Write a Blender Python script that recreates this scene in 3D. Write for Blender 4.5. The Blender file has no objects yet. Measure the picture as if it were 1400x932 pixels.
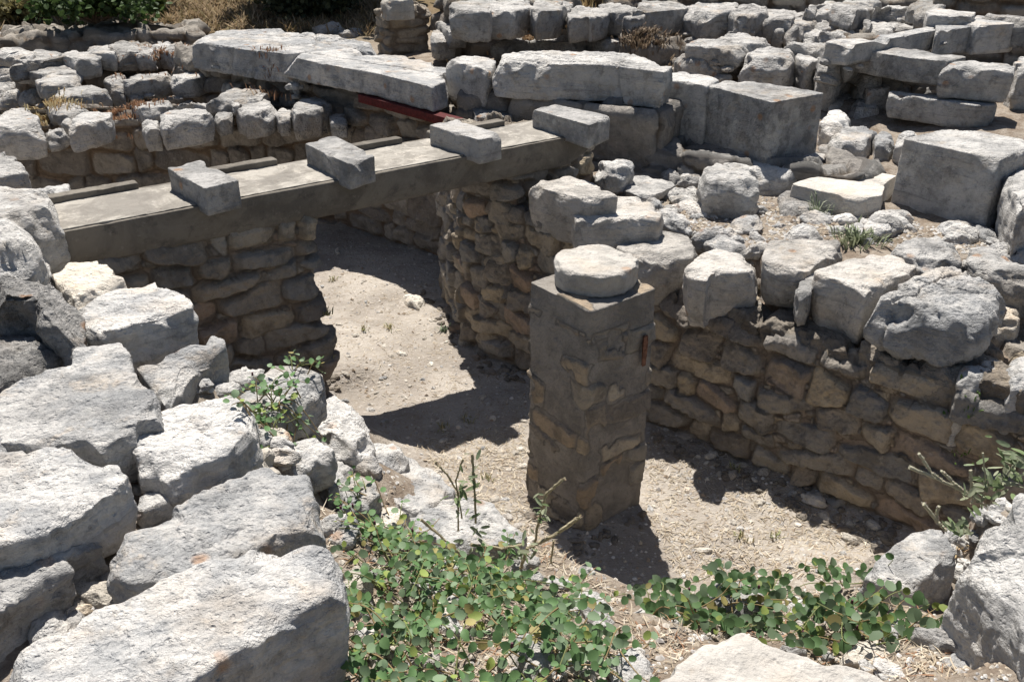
import bpy, math, random
import numpy as np
from mathutils import Vector
R = math.radians
scn = bpy.context.scene
COL = scn.collection

# ------------------------------------------------------------------ camera
F, PITCH, CH = 1300.0, R(27), 3.2
cp, sp_ = math.cos(PITCH), math.sin(PITCH)
cam = bpy.data.cameras.new("camera"); camo = bpy.data.objects.new("camera", cam); COL.objects.link(camo)
camo.location = (0, 0, CH); camo.rotation_euler = (R(90) - PITCH, 0, 0)
cam.sensor_width = 36; cam.lens = 36 * F / 1400; cam.clip_end = 500; cam.clip_start = 0.05
scn.camera = camo

def ray(u, v):
    a, b = (u - 700) / F, -(v - 466) / F
    return np.array([a, cp + b * sp_, -sp_ + b * cp])
def W(u, v, z):                      # where the sight line meets the level z
    d = ray(u, v); t = (z - CH) / d[2]
    return np.array([d[0] * t, d[1] * t, z])
CROP = dict(A=(0, 0, 2.979), B=(465, 0, 2.979), C=(930, 0, 2.979), D=(0, 300, 2.913), E=(465, 300, 2.913),
            F=(930, 300, 2.913), G=(0, 612, 2.913), H=(465, 612, 2.913), I=(930, 612, 2.913), X=(0, 0, 1.0))
def toW(c, pts, z):
    u0, v0, s = CROP[c]
    zs = z if isinstance(z, (list, tuple)) else [z] * len(pts)
    return np.array([W(u0 + x / s, v0 + y / s, zz) for (x, y), zz in zip(pts, zs)])

# ------------------------------------------------------------------ noise (numpy)
_rng = np.random.default_rng(7)
_perm = np.concatenate([_rng.permutation(256)] * 3)
_g = _rng.normal(size=(256, 3)); _g /= np.linalg.norm(_g, axis=1)[:, None]
def pn(p):
    p = np.asarray(p, float); i = np.floor(p).astype(int); f = p - i; i &= 255
    w = f * f * f * (f * (f * 6 - 15) + 10); out = 0
    for dx in (0, 1):
        wx = w[:, 0] if dx else 1 - w[:, 0]
        for dy in (0, 1):
            wy = w[:, 1] if dy else 1 - w[:, 1]
            for dz in (0, 1):
                wz = w[:, 2] if dz else 1 - w[:, 2]
                h = _perm[_perm[_perm[i[:, 0] + dx] + i[:, 1] + dy] + i[:, 2] + dz]
                gr = _g[h]
                out = out + wx * wy * wz * (gr[:, 0] * (f[:, 0] - dx) + gr[:, 1] * (f[:, 1] - dy) + gr[:, 2] * (f[:, 2] - dz))
    return out * 1.6
def fbm(p, o=4, g=.5):
    a, s, t = 1., 0, 0
    p = np.asarray(p, float)
    for k in range(o):
        s = s + a * pn(p * 2 ** k + 17.3 * k); t += a; a *= g
    return s / t
def sstep(a, b, x):
    t = np.clip((x - a) / (b - a), 0, 1); return t * t * (3 - 2 * t)

# ------------------------------------------------------------------ object helpers
def tag(o, label=None, cat=None, group=None, kind=None):
    if label: o['label'] = label
    if cat: o['category'] = cat
    if group: o['group'] = group
    if kind: o['kind'] = kind
    return o
def mesh(name, v, f, mat=None, smooth=True):
    me = bpy.data.meshes.new(name)
    me.from_pydata(v.tolist() if hasattr(v, 'tolist') else v, [], f)
    if smooth: me.polygons.foreach_set('use_smooth', [True] * len(me.polygons))
    if mat: me.materials.append(mat)
    me.update(); return me
def link(name, me, parent=None):
    o = bpy.data.objects.new(name, me); COL.objects.link(o)
    if parent: o.parent = parent
    return o
def empty(name, loc=(0, 0, 0)):
    o = bpy.data.objects.new(name, None); COL.objects.link(o); o.location = loc; o.empty_display_size = .1; return o
def normals(me):
    n = np.empty(len(me.vertices) * 3); me.vertex_normals.foreach_get('vector', n); return n.reshape(-1, 3)
def setco(me, v):
    me.vertices.foreach_set('co', np.ascontiguousarray(v, dtype=np.float32).ravel()); me.update()
def setcol(me, name, c):
    a = me.color_attributes.new(name, 'FLOAT_COLOR', 'POINT')
    c4 = np.ones((len(c), 4), np.float32); c4[:, :c.shape[1]] = c
    a.data.foreach_set('color', c4.ravel())

# ------------------------------------------------------------------ materials
def newmat(name):
    m = bpy.data.materials.new(name); m.use_nodes = True
    nt = m.node_tree; nt.nodes.clear(); return m, nt
class N:
    def __init__(s, nt): s.nt = nt
    def n(s, t, **k):
        x = s.nt.nodes.new(t)
        for a, b in k.items():
            if a[0] == '_': setattr(x, a[1:], b)
        return x
    def set(s, sock, v):
        if hasattr(v, 'node'): s.nt.links.new(v, sock)
        else: sock.default_value = v
    def noise(s, vec, scale, detail=5, rough=.6, dist=0):
        x = s.n('ShaderNodeTexNoise'); s.set(x.inputs['Vector'], vec)
        x.inputs['Scale'].default_value = scale; x.inputs['Detail'].default_value = detail
        x.inputs['Roughness'].default_value = rough; x.inputs['Distortion'].default_value = dist
        return x.outputs['Fac']
    def voro(s, vec, scale, feat='F1'):
        x = s.n('ShaderNodeTexVoronoi'); x.feature = feat; s.set(x.inputs['Vector'], vec); x.inputs['Scale'].default_value = scale
        return x
    def ramp(s, fac, a, b, lo=0., hi=1.):
        x = s.n('ShaderNodeMapRange'); x.interpolation_type = 'SMOOTHSTEP'; s.set(x.inputs[0], fac)
        x.inputs[1].default_value = a; x.inputs[2].default_value = b; x.inputs[3].default_value = lo; x.inputs[4].default_value = hi
        return x.outputs[0]
    def mix(s, fac, a, b, mode='MIX'):
        x = s.n('ShaderNodeMix'); x.data_type = 'RGBA'; x.blend_type = mode
        s.set(x.inputs[0], fac)
        for sock, v in ((x.inputs[6], a), (x.inputs[7], b)):
            if isinstance(v, tuple): v = (*v[:3], 1)
            s.set(sock, v)
        return x.outputs[2]
    def math(s, op, a, b=0.):
        x = s.n('ShaderNodeMath'); x.operation = op; s.set(x.inputs[0], a); s.set(x.inputs[1], b); return x.outputs[0]
    def bump(s, h, strength, dist, normal=None):
        x = s.n('ShaderNodeBump'); s.set(x.inputs['Height'], h); x.inputs['Strength'].default_value = strength; x.inputs['Distance'].default_value = dist
        if normal: s.set(x.inputs['Normal'], normal)
        return x.outputs[0]
    def out(s, col, rough=.9, normal=None, spec=.15):
        b = s.n('ShaderNodeBsdfPrincipled'); o = s.n('ShaderNodeOutputMaterial')
        s.set(b.inputs['Base Color'], (*col, 1) if isinstance(col, tuple) else col)
        s.set(b.inputs['Roughness'], rough); b.inputs['Specular IOR Level'].default_value = spec
        if normal: s.set(b.inputs['Normal'], normal)
        s.nt.links.new(b.outputs[0], o.inputs[0]); return b
    def pos(s, rnd=True):
        g = s.n('ShaderNodeNewGeometry').outputs['Position']
        if not rnd: return g, None
        oi = s.n('ShaderNodeObjectInfo'); c = s.n('ShaderNodeCombineXYZ')
        m = s.math('MULTIPLY', oi.outputs['Random'], 37.)
        s.set(c.inputs[0], m); s.set(c.inputs[1], s.math('MULTIPLY', m, -1.7))
        v = s.n('ShaderNodeVectorMath'); v.operation = 'ADD'; s.set(v.inputs[0], g); s.set(v.inputs[1], c.outputs[0])
        return v.outputs[0], oi.outputs['Random']

def limestone(name, base, light, dark, warm, dark_amt=.5, warm_amt=.35, bump=1., fine=1.):
    m, nt = newmat(name); k = N(nt); P, rnd = k.pos()
    n1 = k.noise(P, 3.6, 9, .7, .15); n2 = k.noise(P, 8.5, 8, .66, .1); n3 = k.noise(P, 46 * fine, 5, .7)
    n4 = k.noise(P, 2.3, 5, .6); n5 = k.noise(P, 17, 6, .7)
    sh = k.math('MULTIPLY', k.math('SUBTRACT', rnd, .42), .075)
    n1 = k.math('ADD', n1, sh); n2s = k.math('SUBTRACT', n2, sh)
    c = k.mix(k.ramp(n1, .4, .58), base, light)
    c = k.mix(k.math('MULTIPLY', k.ramp(n2s, .5, .64), dark_amt), c, dark)
    c = k.mix(k.math('MULTIPLY', k.ramp(n4, .52, .68), warm_amt), c, warm)
    ns = k.noise(P, 1.9, 9, .72, .35); c = k.mix(k.ramp(ns, .54, .64, 0, .36), c, dark); c = k.mix(k.ramp(k.noise(P, 5.3, 7, .7, .3), .57, .68, 0, .5), c, warm)
    # small orange lichen blots and black specks belong to the stone's skin
    v = k.voro(P, 6.5); lw = k.math('MULTIPLY', k.ramp(v.outputs['Distance'], .24, .1), k.ramp(k.noise(P, 1.7, 2), .53, .6))
    c = k.mix(k.math('MULTIPLY', lw, .55), c, (.42, .2, .07))
    v2 = k.voro(P, 15); lw2 = k.math('MULTIPLY', k.ramp(v2.outputs['Distance'], .3, .2), k.ramp(k.noise(P, 3.7, 3), .52, .6))
    c = k.mix(k.math('MULTIPLY', lw2, .5), c, (.5, .49, .46))
    c = k.mix(k.ramp(n3, .56, .7, 0, .28), c, dark)
    n6 = k.noise(P, 120, 3, .7); c = k.mix(k.ramp(n6, .55, .68, 0, .16), c, dark); c = k.mix(k.ramp(n6, .45, .34, 0, .18), c, tuple(min(.8, x * 1.3) for x in light))
    c = k.mix(k.ramp(n5, .28, .45, .4, 0), c, dark)
    tint = k.ramp(rnd, 0, 1, .9, 1.08)
    cc = k.n('ShaderNodeCombineColor'); k.set(cc.inputs[0], tint); k.set(cc.inputs[1], tint); k.set(cc.inputs[2], tint)
    c = k.mix(1., c, cc.outputs[0], 'MULTIPLY')
    vm = k.n('ShaderNodeVectorMath'); vm.operation = 'MULTIPLY'; k.set(vm.inputs[0], P); vm.inputs[1].default_value = (1.6, 1.6, 15)
    n7 = k.noise(vm.outputs[0], 1.6, 6, .7, .2); c = k.mix(k.ramp(n7, .55, .68, 0, .4), c, dark); c = k.mix(k.ramp(n7, .42, .3, 0, .3), c, warm)
    pits = k.voro(P, 34 * fine); pit = k.math('MULTIPLY', k.ramp(pits.outputs['Distance'], .0, .33), 1.)
    pitmask = k.ramp(n5, .42, .6)
    pitv = k.math('MULTIPLY', k.math('SUBTRACT', pit, 1.), pitmask)
    h = k.math('ADD', k.math('MULTIPLY', n2, 1.1), k.math('MULTIPLY', n5, 1.1))
    h = k.math('ADD', h, k.math('MULTIPLY', n7, .8))
    h = k.math('ADD', h, k.math('MULTIPLY', pitv, .4)); h = k.math('ADD', h, k.math('MULTIPLY', n3, .34))
    p2 = k.voro(P, 90 * fine); h = k.math('ADD', h, k.math('MULTIPLY', k.ramp(p2.outputs['Distance'], .4, .1, 0, -.16), k.ramp(n2, .45, .6)))
    nb = k.bump(h, .9 * bump, .04)
    k.out(c, .92, nb); return m
def masonry(name, cols, mortar, bump=1., vary=1.):
    """stones in a mortared wall: attribute cell = (tone of the stone, mortar amount, hue)"""
    m, nt = newmat(name); k = N(nt); P, _ = k.pos(False)
    at = k.n('ShaderNodeAttribute'); at.attribute_name = 'cell'
    sx = k.n('ShaderNodeSeparateColor'); k.set(sx.inputs[0], at.outputs['Color'])
    cc_ = k.n('ShaderNodeCombineXYZ'); k.set(cc_.inputs[0], k.math('MULTIPLY', sx.outputs[0], 31.)); k.set(cc_.inputs[1], k.math('MULTIPLY', sx.outputs[2], 47.))
    va = k.n('ShaderNodeVectorMath'); va.operation = 'ADD'; k.set(va.inputs[0], P); k.set(va.inputs[1], cc_.outputs[0]); P = va.outputs[0]
    cr = k.n('ShaderNodeValToRGB'); k.set(cr.inputs[0], sx.outputs[0]); cr.color_ramp.interpolation = 'CONSTANT' if False else 'LINEAR'
    els = cr.color_ramp.elements
    for i, c in enumerate(cols):
        e = els[i] if i < 2 else els.new(i / (len(cols) - 1))
        e.position = i / (len(cols) - 1); e.color = (*c, 1)
    n1 = k.noise(P, 6, 8, .68, .3); n2 = k.noise(P, 22, 6, .7); n3 = k.noise(P, 60, 4, .7)
    c = k.mix(k.ramp(n1, .42, .66, 0, .6), cr.outputs[0], tuple(x * .5 for x in cols[0]))
    c = k.mix(k.ramp(n2, .55, .7, 0, .5), c, (.42, .39, .34))
    mo = k.mix(k.ramp(n1, .35, .65), mortar, tuple(x * 1.6 for x in mortar))
    c = k.mix(sx.outputs[1], c, mo)
    c = k.mix(k.ramp(n3, .55, .72, 0, .4), c, tuple(x * .4 for x in mortar))
    h = k.math('ADD', k.math('MULTIPLY', n1, 1.2), k.math('ADD', n2, k.math('MULTIPLY', n3, .5)))
    k.out(c, .95, k.bump(h, .7 * bump, .03), .1); return m
M = {}
M['pale'] = limestone('pale_limestone', (.395, .395, .392), (.62, .598, .565), (.165, .167, .17), (.60, .51, .41), .5, .5)
M['grey'] = limestone('grey_limestone', (.355, .347, .335), (.55, .533, .505), (.125, .123, .12), (.42, .36, .29), .55, .35)
M['dark'] = limestone('weathered_limestone', (.25, .243, .232), (.42, .405, .385), (.08, .079, .077), (.33, .27, .21), .6, .4, 1.25)
M['warm'] = limestone('buff_limestone', (.54, .49, .42), (.69, .64, .56), (.26, .235, .2), (.58, .45, .31), .35, .6)
M['smooth'] = limestone('smooth_limestone', (.40, .375, .34), (.51, .48, .435), (.24, .228, .21), (.46, .39, .31), .35, .5, .6)
M['far'] = limestone('distant_limestone', (.38, .367, .348), (.57, .55, .52), (.14, .135, .13), (.43, .35, .26), .5, .45, 1.2)
M['bar'] = limestone('bar_stone', (.27, .264, .255), (.43, .415, .395), (.1, .098, .095), (.33, .29, .24), .5, .3, .8)
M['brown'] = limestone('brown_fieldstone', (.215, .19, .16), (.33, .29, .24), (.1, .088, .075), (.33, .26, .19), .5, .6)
M['cap'] = limestone('capstone_limestone', (.385, .362, .332), (.56, .527, .482), (.155, .15, .14), (.5, .42, .33), .5, .5)
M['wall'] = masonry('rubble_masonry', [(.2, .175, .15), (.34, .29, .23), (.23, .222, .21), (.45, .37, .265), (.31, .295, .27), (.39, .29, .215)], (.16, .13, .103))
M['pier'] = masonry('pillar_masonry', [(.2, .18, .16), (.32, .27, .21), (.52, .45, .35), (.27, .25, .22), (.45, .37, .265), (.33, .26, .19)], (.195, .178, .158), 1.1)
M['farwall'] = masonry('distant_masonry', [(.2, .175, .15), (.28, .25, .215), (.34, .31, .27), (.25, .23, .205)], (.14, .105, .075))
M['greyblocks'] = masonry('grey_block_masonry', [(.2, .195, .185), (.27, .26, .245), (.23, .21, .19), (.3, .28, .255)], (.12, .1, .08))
M['palewall'] = masonry('pale_masonry', [(.34, .29, .225), (.42, .37, .3), (.28, .25, .21)], (.2, .165, .13))
def concrete():
    m, nt = newmat('old_concrete'); k = N(nt); P, _ = k.pos(False)
    n1 = k.noise(P, 3, 8, .7, .5); n2 = k.noise(P, 28, 6, .7); n3 = k.noise(P, 9, 8, .75)
    c = k.mix(k.ramp(n1, .38, .62), (.125, .112, .096), (.2, .18, .152))
    c = k.mix(k.ramp(n3, .52, .68, 0, .6), c, (.07, .065, .06)); c = k.mix(k.ramp(n2, .58, .72, 0, .4), c, (.34, .31, .27))
    h = k.math('ADD', n3, k.math('MULTIPLY', n2, .6)); k.out(c, .93, k.bump(h, .5, .02), .1); return m
def deckmat():
    m, nt = newmat('crumbling_plaster'); k = N(nt); P, _ = k.pos(False)
    n1 = k.noise(P, 5, 8, .7, .8); n2 = k.noise(P, 30, 6, .7); n3 = k.noise(P, 13, 9, .75)
    c = k.mix(k.ramp(n1, .42, .58), (.25, .232, .205), (.37, .345, .305))
    c = k.mix(k.ramp(n3, .55, .62, 0, .6), c, (.5, .46, .4)); c = k.mix(k.ramp(k.noise(P, 2.2, 6, .65, .8), .48, .6, 0, .75), c, (.19, .175, .155)); c = k.mix(k.ramp(n2, .58, .7, 0, .5), c, (.2, .17, .14))
    h = k.math('ADD', n3, k.math('MULTIPLY', n2, .5)); k.out(c, .95, k.bump(h, .6, .02), .1); return m
def simple(name, col, rough=.8, bump=0, scale=30, var=.5):
    m, nt = newmat(name); k = N(nt); P, _ = k.pos(False); n1 = k.noise(P, scale, 6, .7)
    c = k.mix(k.ramp(n1, .35, .65), tuple(x * (1 - var) for x in col), tuple(x * (1 + var * .6) for x in col))
    k.out(c, rough, k.bump(n1, bump, .01) if bump else None); return m
M['concrete'] = concrete(); M['deck'] = deckmat()
M['red'] = simple('red_oxide_paint', (.085, .014, .014), .6, .3, 40, .4)
M['bark'] = simple('bark', (.12, .085, .06), .95, 1, 20)
def ground():
    m, nt = newmat('dry_earth'); k = N(nt); P, _ = k.pos(False)
    at = k.n('ShaderNodeAttribute'); at.attribute_name = 'zone'
    sx = k.n('ShaderNodeSeparateColor'); k.set(sx.inputs[0], at.outputs['Color'])
    n1 = k.noise(P, 1.3, 8, .65, .4); n2 = k.noise(P, 9, 8, .72, .3); n3 = k.noise(P, 70, 5, .75); n4 = k.noise(P, 26, 6, .7)
    c = k.mix(k.ramp(n1, .38, .62), (.315, .28, .243), (.455, .412, .36))
    c = k.mix(k.ramp(n2, .5, .66, 0, .55), c, (.3, .25, .195))
    c = k.mix(k.ramp(n4, .56, .68, 0, .55), c, (.64, .59, .53))
    c = k.mix(k.ramp(n3, .52, .68, 0, .6), c, (.2, .15, .1))
    grassy = k.mix(k.ramp(n1, .4, .6), (.19, .14, .09), (.13, .1, .05))
    grassy = k.mix(k.ramp(n3, .5, .65, 0, .6), grassy, (.24, .18, .1))
    c = k.mix(sx.outputs[0], c, grassy)
    rub = k.mix(k.ramp(n2, .4, .6), (.22, .175, .135), (.33, .285, .235)); rub = k.mix(k.ramp(n3, .5, .66, 0, .6), rub, (.12, .09, .07))
    c = k.mix(sx.outputs[1], c, rub)
    h = k.math('ADD', k.math('MULTIPLY', n2, 1.), k.math('ADD', k.math('MULTIPLY', n3, .45), n4))
    k.out(c, .97, k.bump(h, .8, .03), .05); return m
M['ground'] = ground()
def leafmat(name, rough=.6, trans=.35):
    m, nt = newmat(name); k = N(nt)
    at = k.n('ShaderNodeAttribute'); at.attribute_name = 'tone'
    b = k.out(at.outputs['Color'], rough, None, .3)
    t = k.n('ShaderNodeBsdfTranslucent'); k.set(t.inputs[0], at.outputs['Color'])
    ms = k.n('ShaderNodeMixShader'); ms.inputs[0].default_value = trans
    o = [n for n in nt.nodes if n.type == 'OUTPUT_MATERIAL'][0]
    nt.links.new(b.outputs[0], ms.inputs[1]); nt.links.new(t.outputs[0], ms.inputs[2]); nt.links.new(ms.outputs[0], o.inputs[0])
    return m
M['leaf'] = leafmat('leaf'); M['straw'] = leafmat('dry_straw', .9, .25)

# ------------------------------------------------------------------ stones
def closed_smooth(a, sig):                    # gaussian along a closed loop
    n = len(a); fr = np.fft.fftfreq(n); return np.real(np.fft.ifft(np.fft.fft(a, axis=0) * np.exp(-2 * (np.pi * fr * sig) ** 2)[:, None], axis=0))
def resample(p, n):
    q = np.vstack([p, p[:1]]); L = np.concatenate([[0], np.cumsum(np.linalg.norm(np.diff(q[:, :2], axis=0), axis=1))])
    t = np.linspace(0, L[-1], n, endpoint=False)
    return np.stack([np.interp(t, L, q[:, i]) for i in range(q.shape[1])], 1), L[-1]
def area2(p): x, y = p[:, 0], p[:, 1]; return np.sum(x * np.roll(y, -1) - y * np.roll(x, -1))
SEED = [100]
def ringmesh(rings, cap_top, cap_bot):
    n = len(rings[0]); V = np.vstack([cap_top[None]] + rings + [cap_bot[None]]); Fc = []
    a = np.arange(n); b = (a + 1) % n
    Fc += [(0, 1 + i, 1 + j) for i, j in zip(a, b)]
    for r in range(len(rings) - 1):
        o, q = 1 + r * n, 1 + (r + 1) * n
        Fc += list(zip((o + a).tolist(), (q + a).tolist(), (q + b).tolist(), (o + b).tolist()))
    o = 1 + (len(rings) - 1) * n; l = len(V) - 1
    Fc += [(o + int(i), l, o + int(j)) for i, j in zip(a, b)]
    return V, Fc
def stone_geo(name, P, h, mat, rough=1., bev=.03, res=None, chops=3, flare=.03, seed=None, flat=.6, wob=1., nchip=None, crack=0, under=.12):
    SEED[0] += 1; seed = seed or SEED[0]; rg = np.random.default_rng(seed)
    P = np.array(P, float)
    if area2(P) < 0: P = P[::-1]
    dist = np.linalg.norm(P.mean(0) - np.array([0, 0, CH]))
    res = res or max(.006, dist * .0027)
    per = resample(P, 8)[1]; n = int(np.clip(per / res, 28, 420))
    O, _ = resample(P, n)
    O = closed_smooth(O, max(.6, bev * (.55 if bev > .035 else .3) / (per / n)))
    c = O.mean(0); Q = O - c; r = np.linalg.norm(Q[:, :2], axis=1); L = max(.03, min(np.ptp(Q[:, 0]), np.ptp(Q[:, 1])) / 2)
    # wobble of the outline
    off = rg.uniform(-50, 50, 3); q3 = np.c_[O[:, :2], np.zeros(n)] + off
    wv = (fbm(q3 / (L * .8), 4, .6) * .10 * L + pn(q3 / .035) * .004) * rough * wob
    Q[:, :2] *= (1 + wv / r)[:, None]; r = np.linalg.norm(Q[:, :2], axis=1)
    A = np.c_[Q[:, :2], np.ones(n)]; co, *_ = np.linalg.lstsq(A, Q[:, 2], rcond=None); zr = Q[:, 2] - A @ co
    bev = min(bev if bev > .035 else bev * .5, L * .6, h * .45)
    def ring(s, dz, t): 
        xy = Q[:, :2] * s[:, None]; return np.c_[xy, xy @ co[:2] + co[2] + zr * t + dz]
    ins = 1 - bev / r; rings = []
    nt = int(np.clip(r.mean() / res, 4, 70))
    for t in np.linspace(0, 1, nt + 1)[1:]: rings.append(ring(ins * t, 0, t))
    for k in (1, 2, 3):
        a = k * math.pi / 6; rings.append(ring(1 - bev * (1 - math.sin(a)) / r, -bev * (1 - math.cos(a)), 1))
    ns = int(np.clip((h - bev) / res, 3, 50))
    for t in np.linspace(0, 1, ns + 1)[1:]: rings.append(ring(np.full(n, 1 + flare * t - under * t ** 3), -bev - (h - bev) * t, 1 - .6 * t))
    rings.append(ring(np.full(n, .55), -h * 1.02, .3))
    V, Fc = ringmesh(rings, np.array([0, 0, co[2]]), np.array([0, 0, co[2] - h * 1.02]))
    me = mesh(name, V, Fc, mat); nn = normals(me); p = V + c + off
    top = sstep(.55, .9, nn[:, 2]); side = 1 - np.abs(nn[:, 2])
    Lc = min(L, .3); d = .075 * Lc * fbm(p / (1.2 * L), 2) * (1 - flat * top) + .05 * Lc * fbm(p / (.42 * Lc), 3, .55) * (1 - flat * .7 * top)
    ter = fbm(p * 4.5 + 9, 3) * 5; ter = np.floor(ter) + sstep(.35, .65, ter - np.floor(ter)); d += .0055 * ter * min(1, L / .25) * (1 - .4 * top)
    d += (.010 * fbm(p * 13, 3, .6) + .008 * side * pn(p * np.array([4, 4, 26])))
    hole = fbm(p * 9 + 40, 2); d -= .014 * sstep(.28, .6, hole) * min(1, L / .15)
    if res < .014:
        rd = 1 - np.abs(fbm(p * 21 + 5, 3, .6)) * 2.2; d += .0035 * pn(p * 60) + .006 * fbm(p * 30, 3, .65) + .005 * rd
    V2 = V + nn * (d * rough)[:, None]
    for _ in range(chops):
        th = rg.uniform(0, 2 * math.pi); nv = np.array([math.cos(th), math.sin(th), rg.uniform(.1, 1.1)]); nv /= np.linalg.norm(nv)
        dt = V2 @ nv; o = dt.max() - rg.uniform(.04, .2) * L; ex = np.clip(dt - o - .01 * pn(p * 14), 0, None)
        V2 -= nv * (ex * .92)[:, None]
    # small sharp chips knocked off the upper edge
    up = 1 + (nt + 1) * n
    for _ in range(int(nchip if nchip is not None else 10 + rg.integers(0, 8))):
        j = up + rg.integers(0, n); e = V2[j]; od = e.copy(); od[2] = 0; od /= np.linalg.norm(od) + 1e-9
        od = od + rg.normal(size=3) * .35; ph = rg.uniform(.3, 1.1); nv = od * math.cos(ph); nv[2] = math.sin(ph); nv /= np.linalg.norm(nv)
        Rr = rg.uniform(.08, .34) * L + .015; de = rg.uniform(.005, .03) * min(1, L / .2) * rough
        wgt = np.exp(-(np.linalg.norm(V2 - e, axis=1) / Rr) ** 4); ex = np.clip(V2 @ nv - (e @ nv - de) - .006 * pn(p * 30), 0, None)
        V2 -= nv * (ex * wgt)[:, None]
    for _ in range(crack):
        th = rg.uniform(0, math.pi); nv = np.array([math.cos(th), math.sin(th), rg.uniform(-.3, .3)]); e = Q[rg.integers(0, n)] * .45
        f = np.abs((V2 - e) @ nv + .05 * fbm(p * 6, 3)); V2 -= nn * (.022 * np.exp(-(f / max(.006, res * .8)) ** 2))[:, None]
    setco(me, V2)
    return me, c
def stone(name, label, crop, pts, z, h, mat='pale', cat='stone', group=None, grow=None, **k):
    if name == 'rubble_stone':
        jr = np.random.default_rng(int(abs(pts[0][0] * 7 + pts[0][1] * 13)) + 3); pts = [(x + jr.uniform(-8, 8), y + jr.uniform(-4, 4)) for x, y in pts]; z = [z + jr.uniform(-.05, .05) for _ in pts]
    g = grow or (1.32 if name == 'rubble_stone' else 1.0 if k.get('rough', 1) < .6 else 1.05); pts = np.array(pts, float); pts = pts.mean(0) + (pts - pts.mean(0)) * g; pts = [tuple(x) for x in pts]
    me, c = stone_geo(name, toW(crop, pts, z), h, M[mat], **k)
    o = link(name, me); o.location = c; tag(o, label, cat, group); return o

# ------------------------------------------------------------------ masonry walls
def courses(a, b, w, h, seed, q):
    """roughly coursed rubble: signed depth inside a stone (m), tone, random numbers, local coordinates"""
    rg = np.random.default_rng(seed * 131 + 7)
    b0, b1 = b.min() - .5, b.max() + .5; hs = []
    while sum(hs) < b1 - b0: hs.append(h * rg.uniform(.62, 1.5))
    E = b0 + np.concatenate([[0], np.cumsum(hs)]); best = np.full(len(a), -9.); R1 = np.zeros(len(a)); R2 = R1.copy(); R3 = R1.copy(); LX = R1.copy(); LY = R1.copy()
    wb = b + .34 * h * fbm(np.c_[a * 1.1, b * 1.6, np.full(len(a), seed)], 2); row0 = np.clip(np.searchsorted(E, wb) - 1, 0, len(hs) - 1)
    a0, a1 = a.min() - 1, a.max() + 1
    rows = []
    for r in range(len(hs)):
        ws = []
        while sum(ws) < a1 - a0: ws.append(w * rg.choice([.45, .7, 1., 1.35, 1.7], p=[.17, .23, .28, .2, .12]) * rg.uniform(.85, 1.15))
        rows.append(a0 - rg.uniform(0, w) + np.concatenate([[0], np.cumsum(ws)]))
    for dr in (-1, 0, 1):
        r_ = np.clip(row0 + dr, 0, len(hs) - 1)
        for r in np.unique(r_):
            m = np.where(r_ == r)[0]; X = rows[r]; k = len(X); rr = np.random.default_rng(seed * 977 + r).uniform(size=(k, 9))
            c0 = np.clip(np.searchsorted(X, a[m]) - 1, 0, k - 2)
            for dc in (-1, 0, 1):
                c = np.clip(c0 + dc, 0, k - 2); u = rr[c]; wd, ht = (X[c + 1] - X[c]) / 2, hs[r] / 2
                cx, cy = (X[c] + X[c + 1]) / 2, (E[r] + E[r + 1]) / 2 + (u[:, 0] - .5) * .3 * ht
                off = np.c_[a[m] * 7 + u[:, 1] * 60, wb[m] * 7 + u[:, 2] * 60, u[:, 3] * 40]
                wx, wy = .02 * pn(off) + .008 * pn(off * 3.1), .017 * pn(off + 31) + .007 * pn(off * 3.3 + 11)
                th = (u[:, 4] - .5) * .34; dx, dy = a[m] - cx + wx, wb[m] - cy + wy; lx, ly = dx * np.cos(th) + dy * np.sin(th), -dx * np.sin(th) + dy * np.cos(th)
                hw, hh = wd * (.9 + .12 * u[:, 5]), ht * (.84 + .24 * u[:, 6]); ly2 = ly + (u[:, 7] - .5) * .9 * lx * hh / hw * np.sign(ly)
                f = (np.abs(lx / hw) ** 5 + np.abs(ly2 / hh) ** 5) ** (1 / 5); sd = (1 - f) * np.minimum(hw, hh)
                s = sd > best[m]; ms = m[s]; best[ms] = sd[s]; R1[ms] = u[s, 8]; R2[ms] = u[s, 1]; R3[ms] = u[s, 2]; LX[ms] = lx[s]; LY[ms] = ly[s]
    return best, R1, R2, R3, LX, LY
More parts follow.
